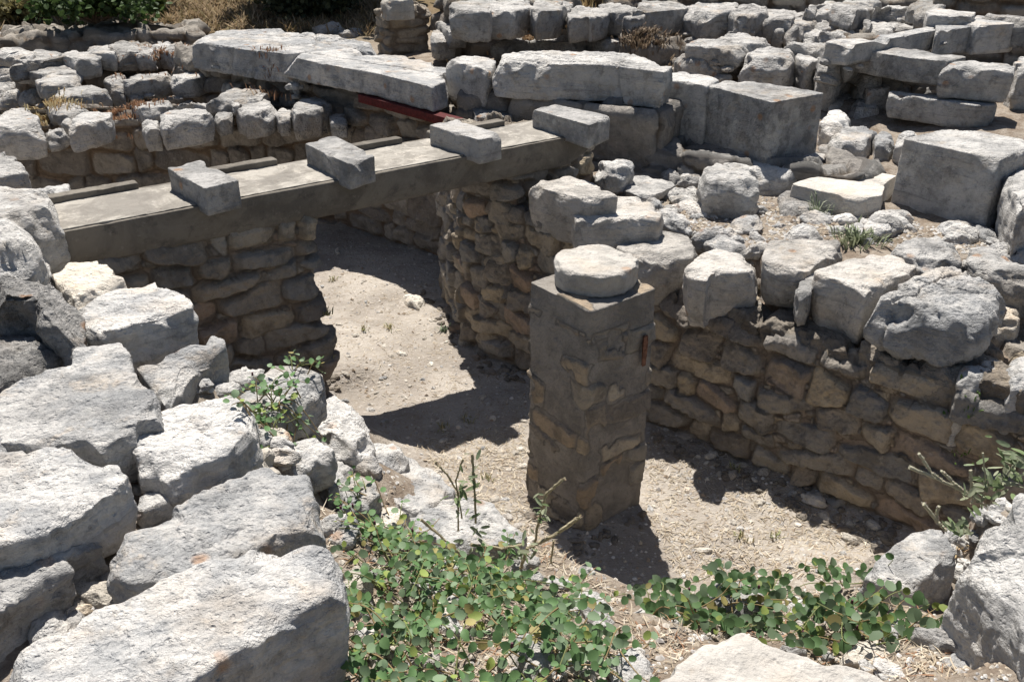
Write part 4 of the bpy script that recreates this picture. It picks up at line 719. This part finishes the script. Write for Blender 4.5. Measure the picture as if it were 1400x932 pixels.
scatter('rubble_stone', 'far rubble strewn over the ground at the upper right', 'far rubble at the upper right', 'rubble', inpix([(930, 40), (1100, 5), (1290, 20), (1300, 50), (1180, 100), (960, 75)], 22) + inpix([(640, 60), (900, 60), (930, 110), (640, 75)], 8) + inpix([(1130, 150), (1220, 160), (1230, 230), (1140, 230)], 8) + inpix([(1000, 90), (1170, 95), (1200, 140), (1110, 120)], 6), RF, 1.6, 3.2, .1, (.25, .5))
FARP = [(930, 40), (1100, 5), (1290, 20), (1300, 50), (1180, 100), (960, 75)]
scatter_stuff('small far rubble strewn between the walls at the upper right', inpix(FARP, 120) + inpix([(640, 60), (900, 60), (930, 110), (640, 75)], 45) + inpix([(1130, 150), (1220, 160), (1230, 230), (1140, 230)], 16) + inpix([(1000, 90), (1170, 95), (1200, 140), (1110, 120)], 20) + inpix([(1300, 70), (1400, 80), (1400, 190), (1370, 160)], 30), RF, .6, 1.5, 'far')
scatter_stuff('fine rubble packed between capstones and blocks on the terrace', inpix(TERR_P, 90), RP + RG, .3, .8, 'pale')
scatter('rubble_stone', 'far rubble on the ground of the left court below the bank', 'far rubble of the left court', 'rubble', inpix([(0, 75), (260, 60), (480, 40), (500, 55), (400, 135), (0, 150)], 24), RF, 1.3, 2.2)
scatter_stuff('small far rubble on the ground of the left court', inpix([(0, 75), (260, 60), (480, 40), (500, 55), (400, 135), (0, 150)], 70), RF, .6, 1.4, 'far')
scatter('rubble_stone', 'rubble on the earth bank beside the grey green furry weed', 'rubble on the earth bank at right', 'rubble', inpix([(1270, 720), (1320, 690), (1400, 620), (1400, 740), (1310, 800), (1290, 760)], 16), RP + RG, .3, .9)
scatter('rubble_stone', 'dark rubble piled on the ragged wall right below the far bank', 'rubble on the ragged wall below the bank', 'rubble', inpix([(0, 58), (270, 50), (285, 72), (150, 82), (0, 85)], 20, False), RF, 1.2, 2.6, .25)
scatter('rubble_stone', 'broken pale rock on the slope between the left slabs and the court floor', 'broken rocks on the left slope', 'rubble', inpix([(440, 560), (500, 590), (560, 640), (600, 700), (520, 740), (450, 690), (430, 620)], 12, False), RP + RW, .7, 1.5, .2)
scatter_stuff('fine debris gathered along the foot of the walls and the pillar', inpix([(650, 478), (722, 500), (722, 530), (650, 505)], 30) + inpix([(890, 572), (1240, 722), (1235, 770), (1150, 740), (900, 615)], 110) + inpix([(725, 690), (800, 735), (880, 695), (885, 715), (800, 765), (720, 710)], 30) + inpix([(430, 500), (460, 505), (460, 545), (430, 545)], 12) + inpix([(590, 390), (640, 470), (620, 475), (575, 400)], 16), RS + RW, .12, .42, 'brown', 0)
scatter_stuff('loose rubble lying on the far wall tops', inpix([(930, 8), (1290, 6), (1290, 45), (1190, 90), (940, 80)], 70, False) + inpix([(0, 60), (265, 60), (400, 90), (440, 140), (200, 160), (0, 150)], 60, False), RF, .4, 1.0, 'far', .2)
for (u, v), s, l in [((566, 415), 1.35, 'brown broken rock on the sunlit floor by the wall corner'), ((683, 640), .3, 'grey egg shaped pebble left of the pillar foot'), ((706, 620), .3, 'reddish white pebble left of the pillar foot'), ((1040, 688), .42, 'lone stone in the wall shadow right of the pillar'), ((1128, 705), .5, 'rounded stone in the wall shadow near the corner')]:
    loc, nor, nm = see(u, v); o = link('rubble_stone', rnd.choice(RW)); o.scale = (s, s * .8, s * .85); o.location = loc + Vector((0, 0, .035 * s)); o.rotation_euler = (0, 0, rnd.uniform(0, 6)); tag(o, l, 'stone')

# gravel and straw: nobody could count them
def stuffmesh(name, pieces, mat, tones=None):
    V, Fc, T = [], [], []
    for v, f, tn in pieces:
        b = len(V); V += v; Fc += [tuple(i + b for i in q_) for q_ in f]; T += [tn] * len(v)
    me = mesh(name, V, Fc, mat, False)
    setcol(me, 'tone', np.array(T, float)); return me
def ellproj(n, P, sz):
    out = []
    for loc, nor in inpix(P, n):
        s = sz * math.exp(min(.8, rnd.gauss(0, .45))); a0 = rnd.uniform(0, 6.28); ca, sa = math.cos(a0), math.sin(a0); v = []
        for (x, y, z) in ((1, 0, 0), (.3, .8, .05), (-.8, .5, 0), (-.7, -.6, 0), (.4, -.8, 0), (.1, .1, .7), (-.2, -.1, -.5)):
            x, y, z = x * s * rnd.uniform(.7, 1.3), y * s * rnd.uniform(.7, 1.2), z * s * rnd.uniform(.7, 1.3); v.append((loc.x + ca * x - sa * y, loc.y + sa * x + ca * y, loc.z + z + s * .15))
        f = [(i, (i + 1) % 5, 5) for i in range(5)] + [((i + 1) % 5, i, 6) for i in range(5)]
        g = rnd.choice([(.5, .46, .4), (.42, .36, .28), (.36, .34, .32), (.55, .53, .5), (.3, .24, .18)]); out.append((v, f, g))
    return out
M['grit'] = leafmat('grit', .95, 0.0)
EVERY = [(430, 330), (610, 330), (720, 490), (900, 560), (1240, 730), (1150, 800), (1320, 800), (1400, 932), (420, 932), (420, 640), (560, 620), (430, 500)]
tag(link('gravel', stuffmesh('gravel', ellproj(2600, EVERY, .008) + ellproj(1500, TERR_P, .011) + ellproj(250, SLOPE, .010), M['grit'])), 'loose gravel and grit scattered over the dirt', 'gravel', kind='stuff')
def blades(P, n, ln, cols, lift=.25, ground_only=True, wd=.0022):
    out = []
    for loc, nor in inpix(P, n, ground_only):
        a0 = rnd.uniform(0, 6.28); l = ln * rnd.uniform(.5, 1.4); e = lift * rnd.uniform(-.1, 1.2); dx, dy = math.cos(a0), math.sin(a0); w_ = wd * rnd.uniform(.6, 1.4)
        m_ = Vector((loc.x + dx * l * .5 + rnd.gauss(0, l * .1), loc.y + dy * l * .5 + rnd.gauss(0, l * .1), loc.z + .004 + l * e * .6)); t_ = Vector((loc.x + dx * l, loc.y + dy * l, loc.z + .004 + l * e))
        nx_, ny_ = -dy * w_, dx * w_
        v = [(loc.x + nx_, loc.y + ny_, loc.z + .003), (loc.x - nx_, loc.y - ny_, loc.z + .003), (m_.x - nx_ * .8, m_.y - ny_ * .8, m_.z), (m_.x + nx_ * .8, m_.y + ny_ * .8, m_.z), tuple(t_)]
        c = rnd.choice(cols); k_ = rnd.uniform(.7, 1.25); out.append((v, [(0, 1, 2, 3), (3, 2, 4)], tuple(x * k_ for x in c)))
    return out
STR = [(.5, .43, .33), (.44, .37, .27), (.58, .52, .42), (.33, .26, .19)]
tag(link('dry_straw', stuffmesh('dry_straw', blades(FLOOR2, 2600, .04, STR, .22) + blades([(570, 600), (720, 580), (730, 700), (790, 790), (640, 720)], 1300, .04, STR, .25) + blades(SLOPE, 2600, .05, STR + [(.3, .17, .1)], .3) + blades(FLOOR, 1500, .035, STR, .15), M['straw'])), 'dry straw and grass litter on the floor round the pillar foot', 'straw', kind='stuff')
BANK = [(0, 0), (520, 0), (520, 50), (300, 48), (0, 75)]
gb = blades(BANK, 9000, .12, [(.26, .19, .11), (.34, .25, .15), (.2, .16, .08), (.24, .17, .1)], .9, True, .009) + blades([(600, 0), (1400, 0), (1400, 14), (600, 12)], 1200, .2, [(.3, .24, .12), (.2, .18, .08)], .8, True, .009)
tag(link('bank_grass', stuffmesh('bank_grass', gb, M['straw'])), 'dry and green grass on the far bank at the top', 'grass', kind='stuff')

# ------------------------------------------------------------------ caper bushes
def leaf(c, nrm, dr, r, tone):
    nrm = nrm.normalized(); dr = (dr - nrm * dr.dot(nrm)).normalized(); sd_ = nrm.cross(dr); v = []; cu = rnd.uniform(.05, .45); cv = rnd.uniform(-.3, .25)
    for k, (x, y) in enumerate(((-.95, 0), (-.7, .62), (0, .88), (.68, .6), (1.05, 0), (.68, -.6), (0, -.88), (-.7, -.62))):
        v.append(tuple(c + dr * (x * r) + sd_ * (y * r * .92) + nrm * (r * (cu * y * y + cv * x * x))))
    v.append(tuple(c)); return v, [(k, (k + 1) % 8, 8) for k in range(8)], tone
def tube(path, r0, r1, n=5):
    V, Fc = [], []; m_ = len(path)
    for i, p in enumerate(path):
        d_ = (path[min(i + 1, m_ - 1)] - path[max(i - 1, 0)]).normalized(); a_ = d_.orthogonal().normalized(); b_ = d_.cross(a_); r = r0 + (r1 - r0) * i / (m_ - 1)
        for k in range(n): V.append(tuple(p + (a_ * math.cos(6.283 * k / n) + b_ * math.sin(6.283 * k / n)) * r))
    for i in range(m_ - 1):
        for k in range(n): Fc.append((i * n + k, i * n + (k + 1) % n, (i + 1) * n + (k + 1) % n, (i + 1) * n + k))
    return V, Fc
def shade(): 
    q_ = rnd.random(); k_ = rnd.uniform(.75, 1.25)
    c = (.108, .195, .075) if q_ < .5 else (.165, .235, .135) if q_ < .88 else (.24, .3, .08) if q_ < .97 else (.3, .26, .1)
    return tuple(x * k_ for x in c)
def caper(label, roots, P, nst, ln, rl, spread=6.28, dir0=0., rise=.05, dens=.03, buds=14, face=.25, dark=1.):
    fix = []
    for r_ in roots:
        l_ = see(*r_)[0] if len(r_) == 2 else W(*r_); fix.append((l_[0], l_[1]))
    rx, ry, rz = drop(*fix[0])[0]
    root = empty('caper_bush', (rx, ry, rz)); tag(root, label, 'caper bush'); O = Vector((rx, ry, rz)); lv, stv, bd_ = [], [], []
    for i in range(nst):
        b0 = fix[i % len(fix)]; x, y = b0[0] + rnd.gauss(0, .05), b0[1] + rnd.gauss(0, .05); a0 = dir0 + rnd.uniform(-spread / 2, spread / 2); path = []; L_ = ln * rnd.uniform(.5, 1.25); h0 = rise * rnd.uniform(.3, 1.6); k_ = int(L_ / .025); curl = rnd.gauss(0, .05); out = 0
        for j in range(k_):
            loc, nor, _ = drop(x, y); hgt = h0 * math.sin(min(1, j / k_ * 1.6) * 1.57) + .012; p = loc + Vector((0, 0, hgt))
            if path and p.z < path[-1].z - .03: p.z = path[-1].z - .03
            if path and p.z > path[-1].z + .03: p.z = min(p.z, path[-1].z + .045)
            if not inpoly(*proj(p), P): out += 1
            if out > 3: break
            path.append(p); a0 += curl + rnd.gauss(0, .12); x += math.cos(a0) * .025; y += math.sin(a0) * .025
        if len(path) < 4: continue
        path = [path[0]] + [(path[i - 1] + path[i] * 2 + path[i + 1]) / 4 for i in range(1, len(path) - 1)] + [path[-1]]
        stv.append(([*tube([p - O for p in path], .0032, .0015)], (.27, .2, .1) if rnd.random() < .6 else (.2, .22, .09)))
        s_ = 1
        for j in range(1, len(path)):
            if rnd.random() > .025 / dens * .8: continue
            s_ = -s_; d_ = (path[j] - path[j - 1]).normalized(); sd_ = d_.cross(Vector((0, 0, 1))).normalized() * s_; r = rl * rnd.uniform(.65, 1.2) * (1 - .35 * (j / len(path)) ** 3)
            nrm = Vector((rnd.gauss(0, .5), rnd.gauss(-face, .5), 1)) + sd_ * rnd.uniform(-.5, .3); dr = sd_ + d_ * rnd.uniform(.1, .9)
            c_ = path[j] + dr.normalized() * r * 1.25 + Vector((0, 0, rnd.uniform(.0, .02))); lv.append(leaf(c_ - O, nrm, dr, r, tuple(q_ * dark for q_ in shade())))
            if rnd.random() < .05 and len(bd_) < buds: bd_.append(path[j] - O + Vector((0, 0, .012)))
    o = link('foliage', stuffmesh('foliage', lv, M['leaf']), root); o.data.polygons.foreach_set('use_smooth', [True] * len(o.data.polygons))
    link('stems', stuffmesh('stems', [(a[0], a[1], c) for a, c in stv], M['straw']), root)
    for q0 in bd_:
        V, Fc = tube([Vector((0, 0, z)) for z in (-.007, -.003, .003, .007)], .006, .004, 6); Fc += [tuple(range(6)), tuple(range(23, 17, -1))]
        bo_ = link('flower_bud', stuffmesh('flower_bud', [(V, Fc, (.14, .05, .07))], M['leaf']), root); bo_.location = q0
    return root
PC = [(455, 665), (500, 668), (560, 700), (640, 735), (720, 720), (800, 770), (830, 800), (845, 850), (870, 880), (890, 940), (440, 940), (470, 870), (465, 790), (520, 770), (480, 710)]
PCd = [(470, 770), (560, 740), (650, 745), (760, 740), (820, 800), (850, 850), (890, 940), (900, 990), (450, 990)]
caper('big trailing caper bush with round leaves between the corner slab and the pillar', [(600, 880, .82), (540, 900, .9), (700, 880, .8), (640, 830, .7), (760, 840, .66), (520, 800, .8), (760, 910, .9), (590, 800, .7), (680, 790, .6), (480, 905, .95), (560, 935, .98), (650, 940, .97), (740, 935, .96), (820, 925, .9)], PCd, 118, .44, .0188, rise=.12, face=.55, dark=1.08, dens=.024)
caper('loose caper shoots climbing the slope beside the flat whitish slab', [(545, 770, .7), (520, 730, .62), (500, 700, .6), (560, 790, .7)], PC, 34, .5, .017, 2.2, 2.2, .05, dark=1.15)
PR = [(850, 870), (870, 815), (930, 775), (1000, 760), (1020, 735), (1090, 735), (1095, 765), (1180, 780), (1265, 775), (1260, 800), (1210, 815), (1310, 865), (1335, 890), (1230, 940), (1140, 925), (1060, 880), (960, 850), (880, 870)]
caper('dark green caper branch with large round leaves trailing left of the big grey boulder', [(1060, 840, .55), (1120, 840, .58), (1000, 820, .48), (1160, 870, .7), (940, 830, .5), (1220, 870, .74), (1180, 800, .4), (900, 840, .55)], PR, 60, .42, .0245, rise=.09, face=.8, dark=.8)
PL = [(325, 575), (330, 545), (380, 520), (400, 480), (420, 480), (430, 535), (425, 575), (440, 600), (400, 632), (350, 622)]
caper('small bright caper sprig on the pale slab at left', [(385, 595), (375, 560), (365, 585), (400, 545), (400, 580), (408, 510), (350, 575)], PL, 70, .2, .018, rise=.07, buds=4, dark=1.15)

# ------------------------------------------------------------------ furry stemmed plants
def furry(label, base, spikes, nleaf, cl, rl, grey):
    b = Vector(W(*base)); root = empty('furry_weed', b); tag(root, label, 'weed')
    for pts, r in spikes:
        path = []
        for (c, x, y, dy) in pts:
            u0, v0, s = CROP[c]; d_ = ray(u0 + x / s, v0 + y / s); t_ = (b.y + dy) / d_[1]; path.append(Vector(d_ * t_) + Vector((0, 0, CH)) - b)
        P2 = []
        for i in range(len(path) - 1):
            for k in range(8): P2.append(path[i].lerp(path[i + 1], k / 8) + Vector((rnd.gauss(0, .001), rnd.gauss(0, .001), rnd.gauss(0, .001))))
        P2.append(path[-1]); V, Fc = tube(P2, r * .8, r * 1.15, 8); V = [tuple(a + rnd.gauss(0, r * .16) for a in v) for v in V]
        Fc.append(tuple(range(len(V) - 8, len(V)))); pcs = [(V, Fc, grey)]
        for _ in range(int(60 * len(path))):      # the hairs and dried florets along the spike
            i = rnd.randrange(len(P2)); p = P2[i]; w_ = Vector((rnd.gauss(0, 1), rnd.gauss(0, 1), rnd.gauss(0, 1))).normalized(); q_ = w_.orthogonal().normalized() * r * .22
            pcs.append(([tuple(p + w_ * r * .8 + q_), tuple(p + w_ * r * .8 - q_), tuple(p + w_ * r * rnd.uniform(1.5, 2.1))], [(0, 1, 2)], tuple(x * rnd.uniform(.8, 1.3) for x in grey)))
        link('flower_spike', stuffmesh('flower_spike', pcs, M['straw']), root)
    lv = []
    for _ in range(nleaf):
        c, x, y, sx, sy = rnd.choice(cl); u0, v0, s = CROP[c]; d_ = ray(u0 + (x + rnd.gauss(0, sx)) / s, v0 + (y + rnd.gauss(0, sy)) / s); t_ = (b.y + rnd.gauss(0, .04)) / d_[1]; p = Vector(d_ * t_) + Vector((0, 0, CH))
        gl = drop(p.x, p.y)[0].z
        if p.z < gl + .01: p.z = gl + .015
        v, f, tn = leaf(p - b, Vector((rnd.gauss(0, .6), rnd.gauss(-.3, .6), 1)), Vector((rnd.gauss(0, 1), rnd.gauss(0, 1), rnd.gauss(.2, .5))), rl * rnd.uniform(.6, 1.3), (0, 0, 0)); k_ = rnd.uniform(.8, 1.3)
        cc_ = sum((Vector(a) for a in v), Vector()) / 9; ax_ = (Vector(v[4]) - Vector(v[0])).normalized(); v = [tuple(cc_ + (Vector(a) - cc_) * .5 + ax_ * ((Vector(a) - cc_).dot(ax_) * .7)) for a in v]
        lv.append((v, f, tuple(a * k_ for a in rnd.choice([(.18, .22, .13), (.24, .26, .17), (.15, .2, .09)]))))
    link('foliage', stuffmesh('foliage', lv, M['leaf']), root)
furry('furry weed with bent buff flower spikes in front of the pillar foot', (700, 765, .5),
      [([('H', 720, 480, 0), ('H', 745, 400, 0), ('H', 850, 350, -.02), ('H', 955, 275, -.04)], .0075), ([('H', 770, 400, 0), ('H', 792, 290, .0), ('H', 822, 180, .0), ('H', 895, 122, -.02)], .0055), ([('H', 730, 385, 0), ('H', 640, 400, -.03), ('H', 520, 385, -.04)], .006),
       ([('H', 500, 440, -.03), ('H', 410, 360, -.03), ('H', 322, 285, -.04)], .0055), ([('H', 840, 460, -.02), ('H', 850, 370, -.02)], .004), ([('H', 470, 330, .0), ('H', 470, 180, .0), ('H', 430, 110, 0), ('H', 378, 55, 0)], .0042), ([('H', 540, 300, 0), ('H', 535, 150, 0), ('H', 525, 25, 0)], .005), ([('H', 485, 280, 0), ('H', 460, 130, 0), ('H', 490, 45, 0)], .0035)],
      90, [('H', 740, 400, 40, 40), ('H', 600, 440, 70, 25), ('H', 520, 340, 40, 40), ('H', 480, 180, 30, 40), ('H', 530, 120, 12, 50), ('H', 800, 240, 12, 30)], .02, (.42, .37, .25))
furry('grey green furry weed with woolly tipped spikes beside the big right boulder', (1345, 700, .98),
      [([('I', 1220, 230, 0), ('I', 1150, 185, 0), ('I', 1040, 130, 0), ('I', 912, 78, -.02)], .006), ([('I', 1045, 130, 0), ('I', 1000, 100, 0), ('I', 952, 22, .0)], .0055), ([('I', 1150, 185, 0), ('I', 1090, 140, 0), ('I', 1042, 92, 0)], .0055), ([('I', 1165, 220, 0), ('I', 1160, 150, 0), ('I', 1156, 88, 0)], .005), ([('I', 1060, 330, -.02), ('I', 1025, 295, -.02), ('I', 970, 222, -.03)], .0065), ([('I', 1025, 295, -.02), ('I', 1022, 260, -.02), ('I', 1030, 232, -.02)], .005),
       ([('I', 1200, 240, 0), ('I', 1215, 120, 0), ('I', 1205, 20, 0)], .003), ([('I', 1230, 230, 0), ('I', 1290, 120, 0), ('I', 1360, 40, 0)], .003)],
      130, [('I', 1230, 150, 45, 55), ('I', 1300, 120, 50, 40), ('I', 1350, 60, 40, 30), ('I', 1180, 190, 30, 30), ('I', 1100, 320, 30, 15)], .021, (.42, .4, .3))

# ------------------------------------------------------------------ weeds
def tuft(label, u, v, n, h, cols, name='weed_tuft', spread=.05, cat='weed', group=None, wd=.003, ground_only=False):
    loc, nor, nm = see(u, v)
    if loc is None: return
    pcs = []
    for _ in range(n):
        a0 = rnd.uniform(0, 6.28); r0 = abs(rnd.gauss(0, spread)); x, y = r0 * math.cos(a0), r0 * math.sin(a0); ll = h * rnd.uniform(.5, 1.2); lean = rnd.uniform(.1, .9); a1 = a0 + rnd.gauss(0, .7); dx, dy = math.cos(a1) * lean * ll, math.sin(a1) * lean * ll; w_ = wd * rnd.uniform(.6, 1.5); px_, py_ = -math.sin(a1) * w_, math.cos(a1) * w_
        z0 = drop(loc.x + x, loc.y + y)[0].z - loc.z - .005; z0 = max(min(z0, .15), -.2)
        c = rnd.choice(cols); k_ = rnd.uniform(.7, 1.3)
        pcs.append(([(x + px_, y + py_, z0), (x - px_, y - py_, z0), (x + dx * .45 - px_, y + dy * .45 - py_, z0 + ll * .6), (x + dx * .45 + px_, y + dy * .45 + py_, z0 + ll * .6), (x + dx, y + dy, z0 + ll * (1 - .35 * lean))], [(0, 1, 2, 3), (3, 2, 4)], tuple(q_ * k_ for q_ in c)))
    o = link(name, stuffmesh(name, pcs, M['straw'])); o.location = loc; tag(o, label, cat, group)
GW = [(.25, .27, .13), (.33, .32, .17), (.42, .36, .22)]; RD = [(.3, .165, .1), (.34, .2, .12), (.24, .14, .09), (.36, .25, .16)]; YL = [(.45, .34, .18), (.36, .25, .13), (.5, .42, .25)]
for u, v in [(450, 462), (456, 384), (497, 452), (533, 450), (606, 585), (640, 575), (1012, 735), (1058, 736), (1005, 642), (665, 655)]:
    tuft('tiny sparse green weed growing on the dirt floor of the room', u, v, 26, .05, GW, 'weed_tuft', .022, 'weed', 'tiny weeds on the dirt floor')
tuft('grey green rosette weed on the floor in front of the wall corner', 607, 452, 30, .05, [(.2, .25, .17), (.25, .3, .2)], spread=.02, wd=.008)
tuft('rusty dry grass growing on top of the low ruined wall at left', 225, 93, 1800, .055, RD, 'dry_grass', .42, 'dry grass', wd=.006)
tuft('rusty dry grass hanging over the crack in the low wall behind the beam', 168, 148, 900, .06, RD, 'dry_grass', .17, 'dry grass', wd=.005)
tuft('straw coloured dry weeds left of the flat grey block on the low wall', 62, 150, 700, .08, YL, 'dry_grass', .2, 'dry grass', wd=.005)
tuft('rusty sprig of dry grass beside the white paving slabs', 368, 100, 150, .08, RD, 'dry_grass', .12, 'dry grass', wd=.005)
tuft('pale dry grass clump on the far wall at the top edge', 800, 6, 300, .3, YL, 'dry_grass', .14, 'dry grass', wd=.006)
tuft('spiny pale green thistle on the rubble left of the tall right block', 1118, 296, 60, .12, [(.26, .3, .2), (.34, .36, .26)], 'thistle', .04, 'thistle', wd=.003)
tuft('grey green weed patch between the cream capstone and the grey rock', 1172, 332, 160, .1, [(.2, .23, .14), (.27, .29, .19)], 'weed_tuft', .09, 'weed', wd=.005)
0 and tuft('dry reddish litter in the hollow beside the bright rough block', 168, 612, 220, .05, RD, 'dry_grass', .05, 'dry grass', wd=.003)
0 and tuft('dry brown grass in the gap beside the layered rock at left', 40, 842, 150, .07, [(.3, .2, .12), (.22, .14, .08)], 'dry_grass', .06, 'dry grass', wd=.003)
tuft('low brown brushwood on the rubble beyond the monolith', 865, 68, 1500, .09, [(.2, .15, .1), (.27, .21, .15), (.14, .1, .07)], 'dry_shrub', .24, 'dry shrub', wd=.008)
tuft('dry thyme cushion beside the crumbling slab wall', 722, 54, 500, .06, [(.26, .18, .11), (.34, .24, .15)], 'dry_shrub', .3, 'dry shrub', wd=.007)
tuft('green weed at the foot of the holed dark rock', 1325, 570, 24, .035, [(.09, .15, .04), (.13, .19, .06)], 'weed_tuft', .06, 'weed', wd=.005)
tuft('yellow dry blades on the dirt beside the oblong white stone', 1308, 752, 60, .08, [(.4, .27, .16), (.5, .38, .22)], 'dry_grass', .03, 'dry grass', wd=.003)

# ------------------------------------------------------------------ trees behind the frame that shade the far bank
def tree(label, x, y, H, cr):
    z0 = float(terrain(np.array([x]), np.array([y]))[0]); root = empty('tree', (x, y, z0)); tag(root, label, 'tree'); pcs = []
    path = [Vector((math.sin(k * .9) * .12, math.cos(k * 1.3) * .1, H * .75 * k / 7)) for k in range(8)]; V, Fc = tube(path, .2, .07, 10); pcs.append((V, Fc, (.1, .07, .05)))
    tips = []
    for k in range(12):
        b0 = path[rnd.randint(3, 7)]; a0 = rnd.uniform(0, 6.28); e = b0 + Vector((math.cos(a0) * cr * rnd.uniform(.4, .9), math.sin(a0) * cr * rnd.uniform(.4, .9), rnd.uniform(.2, 1.2) * cr * .6)); tips.append(e)
        V, Fc = tube([b0, b0.lerp(e, .5) + Vector((0, 0, -.1)), e], .06, .02, 6); pcs.append((V, Fc, (.1, .07, .05)))
    link('trunk', stuffmesh('trunk', pcs, M['bark']), root); lv = []
    for e in tips:
        for _ in range(420):
            p = e + Vector((rnd.gauss(0, cr * .27), rnd.gauss(0, cr * .27), rnd.gauss(0, cr * .2))); k_ = rnd.uniform(.7, 1.3); lv.append(leaf(p, Vector((rnd.gauss(0, 1), rnd.gauss(0, 1), rnd.gauss(0, 1))), Vector((rnd.gauss(0, 1), rnd.gauss(0, 1), .1)), rnd.uniform(.07, .12), (.06 * k_, .09 * k_, .03 * k_)))
    link('crown', stuffmesh('crown', lv, M['leaf']), root)
for i, (x, y, H, cr) in enumerate([(-6.3, 15.9, 3.8, .85), (-3.0, 16.1, 4.0, 1.1), (5.2, 18.5, 5, 1.8)]):
    tree(['leafy tree standing left beyond the far bank', 'leafy tree shading the bank right of the green shrub', 'leafy tree beyond the pale coping at far right'][i], x, y, H, cr)
def shrub(label, u, v, w_, h_, n, col):
    loc, nor, nm = see(u, v); root = empty('shrub', loc); tag(root, label, 'shrub'); lv = []; stv = []
    tips = [Vector((rnd.gauss(0, w_ * .45), rnd.gauss(0, w_ * .3), h_ * rnd.uniform(.3, 1))) for _ in range(22)]
    for e in tips:
        V, Fc = tube([Vector((0, 0, 0)), e * .5, e], .02, .006, 5); stv.append((V, Fc, (.1, .07, .05)))
        for _ in range(n // 22):
            k_ = rnd.uniform(.6, 1.4); lv.append(leaf(e + Vector((rnd.gauss(0, w_ * .2), rnd.gauss(0, w_ * .2), rnd.gauss(-.02, h_ * .16))), Vector((rnd.gauss(0, 1), rnd.gauss(0, 1), rnd.gauss(.5, 1))), Vector((rnd.gauss(0, 1), rnd.gauss(0, 1), .2)), rnd.uniform(.025, .05), tuple(c * k_ for c in col)))
    link('foliage', stuffmesh('foliage', lv, M['leaf']), root); link('stems', stuffmesh('stems', stv, M['bark']), root)
shrub('dark green shrub on the far bank at the top left', 130, 32, .55, .5, 2600, (.05, .085, .025))
shrub('light green shrub on the sunny edge of the far bank', 208, 22, .22, .3, 900, (.12, .17, .04))
shrub('dark shrub on the shaded bank left of the masonry post', 430, 22, .7, .4, 2200, (.05, .06, .03))
shrub('brown dry shrub on the bank at the top left corner', 30, 28, .45, .3, 1500, (.16, .14, .06))
# ------------------------------------------------------------------ light and view
w = bpy.data.worlds.new("World"); scn.world = w; w.use_nodes = True; nt = w.node_tree; nt.nodes.clear()
sky = nt.nodes.new('ShaderNodeTexSky'); sky.sky_type = 'NISHITA'; sky.sun_disc = False
SE, SA = R(65), R(-8.5)
sky.sun_elevation = SE; sky.sun_rotation = SA
bg = nt.nodes.new('ShaderNodeBackground'); bg.inputs[1].default_value = .05; wo = nt.nodes.new('ShaderNodeOutputWorld')
nt.links.new(sky.outputs[0], bg.inputs[0]); nt.links.new(bg.outputs[0], wo.inputs[0])
sl = bpy.data.lights.new('sun', 'SUN'); sl.energy = 5.0; sl.angle = R(.5); sl.color = (1, .955, .89)
so = bpy.data.objects.new('sun', sl); COL.objects.link(so)
sd = Vector((math.sin(SA) * math.cos(SE), math.cos(SA) * math.cos(SE), math.sin(SE)))
so.rotation_euler = sd.to_track_quat('Z', 'Y').to_euler(); so.location = (0, 0, 20)
scn.view_settings.view_transform = 'Standard'; scn.view_settings.look = 'None'; scn.view_settings.exposure = .72; scn.view_settings.gamma = 1
